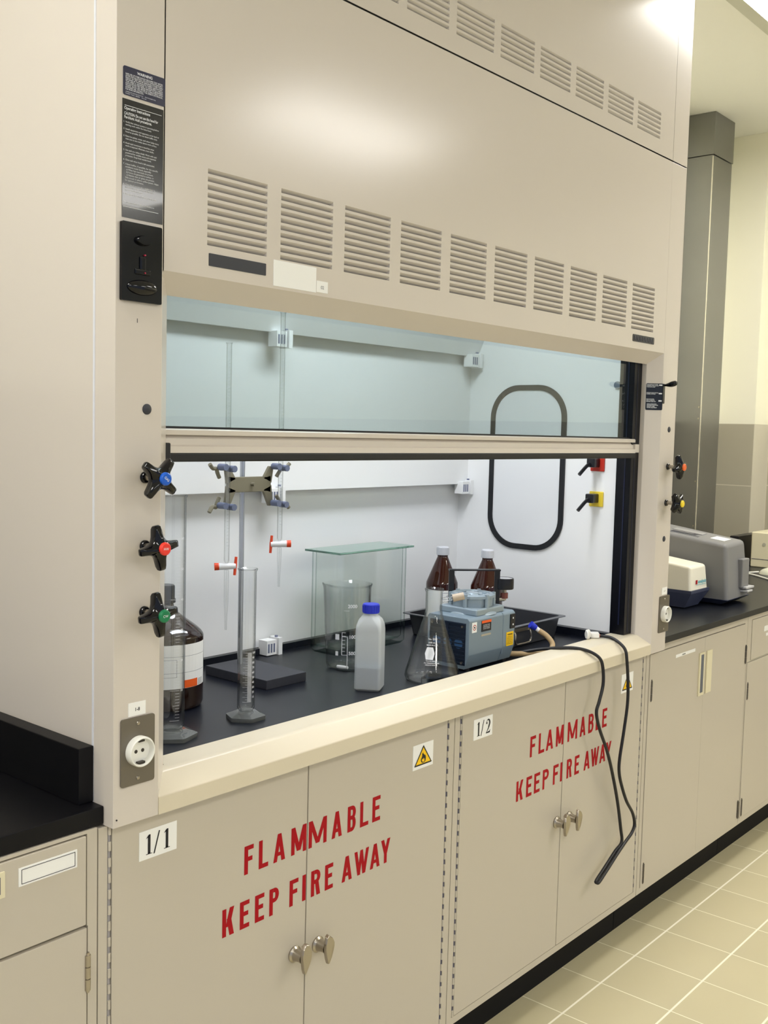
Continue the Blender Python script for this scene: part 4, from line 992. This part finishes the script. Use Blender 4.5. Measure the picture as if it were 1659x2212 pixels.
part('gauge_fitting', fi, [CHROME, mat('brass_red', (112, 58, 52), .4)], ga)
sw = part('rocker_switch', MB().rbox(1.2440, 1.2640, py0 - .003, py0 + .001, pz1 - .044, pz1 - .008, .0015), BLACK, vp)
part('switch_mark', MB().rod((1.254, py0 - .0030, pz1 - .034), (1.254, py0 - .0036, pz1 - .034), .0024).box(1.2525, 1.2555, py0 - .0036, py0 - .0030, pz1 - .020, pz1 - .016), WINK, sw)
def plabel(x0, x1, z0, z1, m, nm, lb=None): return part(nm, MB().box(x0, x1, py0 - .0012, py0 - .0002, z0, z1), m, vp, lb)
c = plabel(1.0840, 1.1030, pz1 - .034, pz1 - .010, WHITE, 'prohibition_label', 'white label with red crossed circle')
t = MB().lathe([(.0052, 0), (.0068, 0)], fn=lambda a, b, q: (1.0935 + a, py0 - .0014, pz1 - .022 + b), seg=28)
t.add([(1.0935 - .0048, py0 - .0014, pz1 - .0165), (1.0935 - .0036, py0 - .0014, pz1 - .0165 - .0006), (1.0935 + .0048, py0 - .0014, pz1 - .0275), (1.0935 + .0036, py0 - .0014, pz1 - .0275)], [(0, 1, 2, 3)])
t.rod((1.0935, py0 - .0012, pz1 - .022), (1.0935, py0 - .0016, pz1 - .022), .0022, mi=1)
part('symbol', t, [RED, INK], c, smooth=0)
c = plabel(1.1230, 1.1620, pz1 - .036, pz1 - .010, INK, 'rating_label', 'black and orange rating label')
t = MB().box(1.1230, 1.1620, py0 - .0015, py0 - .0012, pz1 - .016, pz1 - .010, 0)
for k, l in enumerate(('DISCONNECT POWER', 'BEFORE SERVICING', 'DO NOT IMMERSE')): put_text(t, l, 1.1290, pz1 - .0225 - k * .0042, .0040, plane_y(py0 - .0015), 1, fit=.027)
t.box(1.1225, 1.1620, py0 - .0010, py0 - .0002, pz1 - .047, pz1 - .0425, 2)
part('print', t, [ORANGE, WINK, mat('label_fawn', (176, 168, 150), .5)], c, smooth=0)
c = plabel(1.2300, 1.2600, pz0 + .036, pz0 + .070, YEL, 'warning_label', 'yellow warning label')
t = MB(); put_text(t, 'WARNING', 1.245, pz0 + .0620, .0056, plane_y(py0 - .0015), bold=.02, align='c', fit=.022)
for k, l in enumerate(('TO REDUCE RISK OF', 'ELECTRIC SHOCK DO', 'NOT REMOVE COVER.', 'CONNECT ONLY TO', 'GROUNDED OUTLET')): put_text(t, l, 1.2322, pz0 + .0570 - k * .0043, .0038, plane_y(py0 - .0015), fit=.025)
part('lettering', t, INK, c, smooth=0)

# rubber hose with blue connector
ho = thing('rubber_hose', 'tan rubber hose with blue connector beside the pump', 'hose', (1.36, .15, ZW))
HR = .0068
part('tube', MB().tube([(1.2690, .170, ZW + .012), (1.300, .150, ZW + .0085), (1.345, .118, ZW + .008), (1.385, .105, ZW + .012), (1.402, .108, ZW + .026), (1.398, .124, ZW + .045), (1.386, .140, ZW + .058)], HR, seg=16), HOSE, ho)
part('connector', MB().tube([(1.386, .140, ZW + .058), (1.378, .147, ZW + .066)], .0050, sub=1, seg=14).rod((1.3795, .1455, ZW + .0645), (1.3680, .1540, ZW + .0740), .0075, .0095, 16), [BLUECAP], ho, 'blue connector')
part('sleeve', MB().rod((1.3875, .1385, ZW + .0565), (1.3800, .1455, ZW + .0645), .0058, seg=14), PTFE, ho)

# steel tray
tr0, tr1, ta0, ta1, th_ = 1.3230, 1.6170, .2050, .5300, .060
ty = thing('steel_tray', 'dark steel tray holding two amber bottles in the back corner', 'tray', ((tr0 + tr1) / 2, (ta0 + ta1) / 2, ZW))
bm = bmesh.new(); cx_, cy_ = (tr0 + tr1) / 2, (ta0 + ta1) / 2; hx, hy = (tr1 - tr0) / 2, (ta1 - ta0) / 2
R = []
for ins, r, z in ((.016, .014, 0), (.012, .016, .002), (.004, .014, th_ - .003), (-.008, .012, th_ - .002), (-.008, .012, th_), (.0050, .013, th_), (.0130, .016, .004), (.017, .014, .0022)):
    R.append([bm.verts.new((cx_ + u, cy_ + v, ZW + z)) for u, v in stadium(0, 0, hx - ins, hy - ins, r, 5)])
n_ = len(R[0]); bm.faces.new(R[0][::-1]); bm.faces.new(R[-1])
for a_, b_ in zip(R, R[1:]):
    for k in range(n_): bm.faces.new((a_[k], a_[(k + 1) % n_], b_[(k + 1) % n_], b_[k]))
part('pan', MB().bm(bm), TRAYM, ty)
yh = ta0 + .005
part('bail_handle', MB().tube([(1.372, yh, ZW + .046), (1.374, yh - .007, ZW + .040), (1.372, yh - .009, ZW + .024), (1.378, yh - .009, ZW + .014), (1.395, yh - .009, ZW + .012), (1.425, yh - .009, ZW + .012), (1.442, yh - .009, ZW + .014), (1.448, yh - .009, ZW + .024), (1.446, yh - .007, ZW + .040), (1.448, yh, ZW + .046)], .0026, seg=10).box(1.366, 1.454, yh - .004, yh + .001, ZW + .043, ZW + .051), CHROME, ty)

# amber bottles in the tray
def amber(loc, label, wl):
    t = thing('amber_bottle', label, 'bottle', loc, 'amber bottles in the steel tray')
    r = .0440
    p = [(0, .001), (r * .85, 0), (r * .96, .003), (r, .009), (r, .136), (r * .985, .142)]
    for k in range(1, 9):
        u = k / 8; p.append((r * .985 + (.0145 - r * .985) * (u ** 1.02), .142 + .070 * u))
    p += [(.0146, .216), (.0146, .226), (0, .226)]
    part('body', MB().lathe(p, seg=44), AMBER, t, local=True)
    c_ = MB().lathe([(.0140, .218), (.0172, .218), (.0174, .222), (.0170, .238), (.0155, .240), (0, .240)], seg=36)
    for k in range(24):
        a = 2 * PI * k / 24; c_.rod((.0170 * math.cos(a), .0170 * math.sin(a), .220), (.0168 * math.cos(a), .0168 * math.sin(a), .236), .0009, seg=6)
    part('cap', c_, mat('grey_white_cap', (196, 198, 204), .45), t, local=True)
    if wl:
        va = math.atan2(-1.25 - loc[1], -.88 - loc[0])
        lb_ = part('label', curved_label((0, 0, 0), r + .0005, va - 1.25, va + 1.25, .018, .124), WHITE, t, local=True)
        g = MB()
        for q in ((.05, .95, .0995, .1003), (.05, .95, .1170, .1178), (.05, .065, .0995, .1178), (.935, .95, .0995, .1178)): curved_label((0, 0, 0), r + .0009, va + q[0], va + q[1], q[2], q[3], 0, g, 8)
        tv, tf = text2d('Old Stock', .0085, 0)
        g.add([(x, y, 0) for x, y in tv], tf, 0, lambda x, y, q: ((r + .0009) * math.cos(va + .30 + x / r), (r + .0009) * math.sin(va + .30 + x / r), .1055 + y))
        part('handwriting', g, mat('pen_ink', (70, 72, 120), .5), lb_, local=True, smooth=0)
    return t
ZTR = ZW + .0025
amber((1.4050, .4680, ZTR), 'amber glass bottle with white paper label and grey cap', True)
amber((1.4480, .3480, ZTR), 'amber glass bottle with grey cap, no label showing, behind the gauge', False)

# power cord
pc = thing('power_cord', 'black power cord hanging over the sill and down to a folded end', 'cord', (1.5, .0, .87))
zs_ = .8765
path = [(1.2690, .215, .870), (1.300, .165, .860), (1.335, .112, .872), (1.372, .070, .8775), (1.405, .042, .8765), (1.430, .016, .8680), (1.4465, -.004, .8515), (1.4540, -.010, .825), (1.4544, -.012, .784), (1.436, -.013, .745), (1.4241, -.013, .718), (1.444, -.013, .672), (1.4862, -.013, .6095), (1.520, -.013, .545), (1.5569, -.013, .4575), (1.583, -.013, .375), (1.5915, -.013, .336), (1.560, -.0105, .318), (1.500, -.0105, .288), (1.4640, -.0105, .2700), (1.4600, -.0148, .2675), (1.464, -.0190, .2690), (1.500, -.0190, .286), (1.560, -.0190, .316), (1.605, -.017, .333), (1.647, -.014, .346), (1.6624, -.013, .3657), (1.648, -.013, .400), (1.610, -.013, .442), (1.5797, -.013, .4891), (1.561, -.013, .530), (1.5598, -.013, .5685), (1.577, -.013, .640), (1.5907, -.013, .7106), (1.590, -.012, .770), (1.5830, -.010, .825), (1.5830, -.004, .853), (1.5870, .016, .8685), (1.5890, .040, .8775), (1.5885, .058, .8790), (1.5820, .072, .8795)]
part('cable', MB().tube(path, .0042, seg=12, sub=6), GRIP, pc)
pg = MB().rbox(-.012, .012, -.012, .012, 0, .014, .003, 2, fn=lambda x, y, z: (1.574 + x * .8 - y * .6, .083 + x * .6 + y * .8, .8745 + z))
pg.lathe([(0, 0), (.0105, 0), (.0130, .004), (.0130, .016), (.010, .020), (0, .020)], seg=24, fn=lambda x, y, z: (1.552 - z * .80 + y * .5, .086 + y * .7 + z * .05, .8865 + x))
part('plug', pg, mat('milky_white_plastic', (232, 230, 224), .35), pc, 'white plug')
part('plug_ring', MB().rod((1.583, .0715, .8795), (1.578, .077, .8800), .0048, seg=12), mat('copper_brown', (150, 84, 60), .4), pc)

# ============================================================ RIGHT BENCH AND CORNER
du = thing('steel_duct', 'tall stainless steel duct box against the back wall', 'duct', (3.66, .74, .85))
part('casing', MB().box(3.560, 3.765, .6800, .7990, .8535, 2.645), DUCTM, du)
part('collar', MB().box(3.556, 3.769, .6760, .7990, 2.648, 2.829), DUCTM, du)
part('corner_seam', MB().box(3.5585, 3.5625, .6785, .6825, .86, 2.64), mat('bright_steel_edge', (220, 216, 200), .25, metal=.6), du)
rv = MB()
for z in (2.70, 1.55, 1.50, 1.22, 1.02): rv.rod((3.5605, .690, z), (3.5575, .690, z), .004, seg=10)
part('rivet', rv, CHROME, du)
# grey instrument
gi = thing('spectrophotometer', 'grey boxy bench instrument with sloping lidded top', 'instrument', (2.6, .3, ZR))
bm = bmesh.new()
b4 = [(2.482, .088, ZR + .022), (2.676, .092, ZR + .022), (2.676, .520, ZR + .022), (2.482, .520, ZR + .022)]
t4 = [(2.488, .104, 1.0590), (2.650, .104, 1.0650), (2.650, .500, 1.1180), (2.488, .500, 1.1050)]
B_ = [bm.verts.new(p) for p in b4]; T_ = [bm.verts.new(p) for p in t4]
bm.faces.new(B_[::-1]); bm.faces.new(T_)
for k in range(4): bm.faces.new((B_[k], B_[(k + 1) % 4], T_[(k + 1) % 4], T_[k]))
bmesh.ops.bevel(bm, geom=[e for e in bm.edges if e.verts[0].co.z > .9 or e.verts[1].co.z > .9], offset=.014, segments=4, profile=.5, affect='EDGES')
part('casing', MB().bm(bm), MGREY, gi)
ba = MB().hull8([(2.50, .115, ZR + .004), (2.655, .115, ZR + .004), (2.655, .50, ZR + .004), (2.50, .50, ZR + .004)], [(2.478, .086, ZR + .0215), (2.680, .089, ZR + .0215), (2.680, .522, ZR + .0215), (2.478, .522, ZR + .0215)])
for q in ((2.53, .14), (2.63, .14), (2.53, .47), (2.63, .47)): ba.rod((q[0], q[1], ZR), (q[0], q[1], ZR + .006), .012)
part('base', ba, MBLUE, gi)
def top_z(x, y): return 1.0590 + (x - 2.492) / .15 * .006 + (y - .11) / .39 * (.046)
def tq(x0, x1, y0, y1, dz, mb, mi=0, th=.004):
    mb.hull8([(x0, y0, top_z(x0, y0) + dz - th), (x1, y0, top_z(x1, y0) + dz - th), (x1, y1, top_z(x1, y1) + dz - th), (x0, y1, top_z(x0, y1) + dz - th)], [(x0, y0, top_z(x0, y0) + dz), (x1, y0, top_z(x1, y0) + dz), (x1, y1, top_z(x1, y1) + dz), (x0, y1, top_z(x0, y1) + dz)], mi)
m_ = MB(); tq(2.515, 2.605, .215, .335, .0020, m_, 0); tq(2.528, 2.592, .232, .320, .0026, m_, 1); tq(2.560, 2.600, .220, .330, .0045, m_, 2)
part('sample_lid', m_, [mat('lid_grey', (92, 94, 102), .4), mat('lid_dark', (52, 54, 66), .35), mat('lid_tab_grey', (150, 150, 152), .4)], gi)
m_ = MB(); tq(2.545, 2.605, .135, .185, .0018, m_, 0, .002); part('notice', m_, WHITE, gi)
m_ = MB().rbox(2.585, 2.645, .0815, .100, .905, 1.005, .004); part('side_hatch', m_, MGREY, gi)
m_ = MB().rbox(2.600, 2.668, .070, .094, .9015, .9095, .002); m_.rbox(2.600, 2.645, .066, .094, .8910, .8985, .002); part('cell_holder', m_, mat('pale_grey', (186, 186, 188), .35), gi)
# white instrument in front of it
wi = thing('cream_instrument', 'low white-topped instrument on dark blue base beside the post', 'instrument', (2.39, .3, ZR))
bm = bmesh.new()
B_ = [bm.verts.new(p) for p in [(2.325, .150, .9145), (2.462, .150, .9145), (2.462, .46, .9145), (2.325, .46, .9145)]]
T_ = [bm.verts.new(p) for p in [(2.330, .156, .9930), (2.453, .156, .9930), (2.453, .46, 1.0290), (2.330, .46, 1.0290)]]
bm.faces.new(B_[::-1]); bm.faces.new(T_)
for k in range(4): bm.faces.new((B_[k], B_[(k + 1) % 4], T_[(k + 1) % 4], T_[k]))
bmesh.ops.bevel(bm, geom=[e for e in bm.edges if e.verts[0].co.z > .95 or e.verts[1].co.z > .95], offset=.010, segments=4, profile=.5, affect='EDGES')
cv = part('cover', MB().bm(bm), PVCW, wi)
t = MB(); put_text(t, 'analysis', 2.385, .9345, .0165, plane_y(.1505), bold=.02, fit=.062); t.box(2.372, 2.450, .1500, .1506, .929, .9300, 0); t.box(2.366, 2.378, .1500, .1506, .932, .946, 1)
part('logo', t, [TEAL, RED], cv, smooth=0)
m_ = MB().hull8([(2.335, .172, ZR + .003), (2.440, .172, ZR + .003), (2.440, .44, ZR + .003), (2.335, .44, ZR + .003)], [(2.322, .146, .905), (2.466, .146, .905), (2.466, .462, .905), (2.322, .462, .905)])
m_.box(2.322, 2.466, .146, .462, .905, .9140)
for q in ((2.36, .20), (2.42, .20), (2.36, .41), (2.42, .41)): m_.rod((q[0], q[1], ZR), (q[0], q[1], ZR + .004), .010)
part('base', m_, MBLUE, wi)
# computer case, monitor, mouse
cc = thing('computer_case', 'cream computer case on the right bench at the photo edge', 'computer', (3.74, .30, ZR))
part('case', MB().rbox(3.645, 3.90, .08, .458, ZR, 1.008, .006, 3), CREAM, cc)
part('front_seam', MB().box(3.6440, 3.6455, .085, .452, .889, .891), GAPM, cc)
part('emblem', MB().rod((3.6455, .400, .955), (3.6435, .400, .955), .008), mat('badge_grey', (180, 176, 156), .4), cc)
ms = MB(); bm = bmesh.new(); bmesh.ops.create_uvsphere(bm, u_segments=28, v_segments=14, radius=1)
for v in bm.verts: v.co = Vector((3.445 + v.co.x * .036, .285 + v.co.y * .056, ZR + max(v.co.z, 0) * .030))
mo = thing('computer_mouse', 'cream computer mouse with white cable on the right bench', 'mouse', (3.445, .285, ZR))
part('shell', ms.bm(bm), mat('mouse_cream', (214, 214, 196), .4), mo)
part('cable', MB().tube([(3.432, .338, ZR + .008), (3.41, .372, ZR + .004), (3.38, .405, ZR + .0035), (3.36, .45, ZR + .0035), (3.37, .54, ZR + .0035), (3.46, .575, ZR + .0035)], .0032, seg=8), WHITEPL, mo)
kc = MB().tube([(3.330, .30, ZR + .0035), (3.25, .235, ZR + .0035), (3.285, .325, ZR + .0035), (3.33, .405, ZR + .0035), (3.32, .47, ZR + .0035), (3.40, .55, ZR + .0035)], .0035, seg=8)
kc = MB().tube([(3.20, .190, ZR + .0040), (3.262, .237, ZR + .0040), (3.315, .290, ZR + .0040), (3.352, .335, ZR + .0040), (3.372, .368, ZR + .0040), (3.36, .40, ZR + .0040)], .0038, seg=8)
tag(part('white_cable', kc, WHITEPL), 'white cable lying on the right bench in front of the mouse', 'cable')
bxk = thing('monitor', 'black monitor seen edge-on behind the grey instrument', 'monitor', (3.74, .52, ZR))
part('screen_housing', MB().rbox(3.62, 3.86, .505, .545, ZR + .012, .985, .004, 2), BLACK, bxk)
part('stand', MB().rbox(3.68, 3.80, .480, .575, ZR, ZR + .0125, .003, 2), BLACK, bxk)
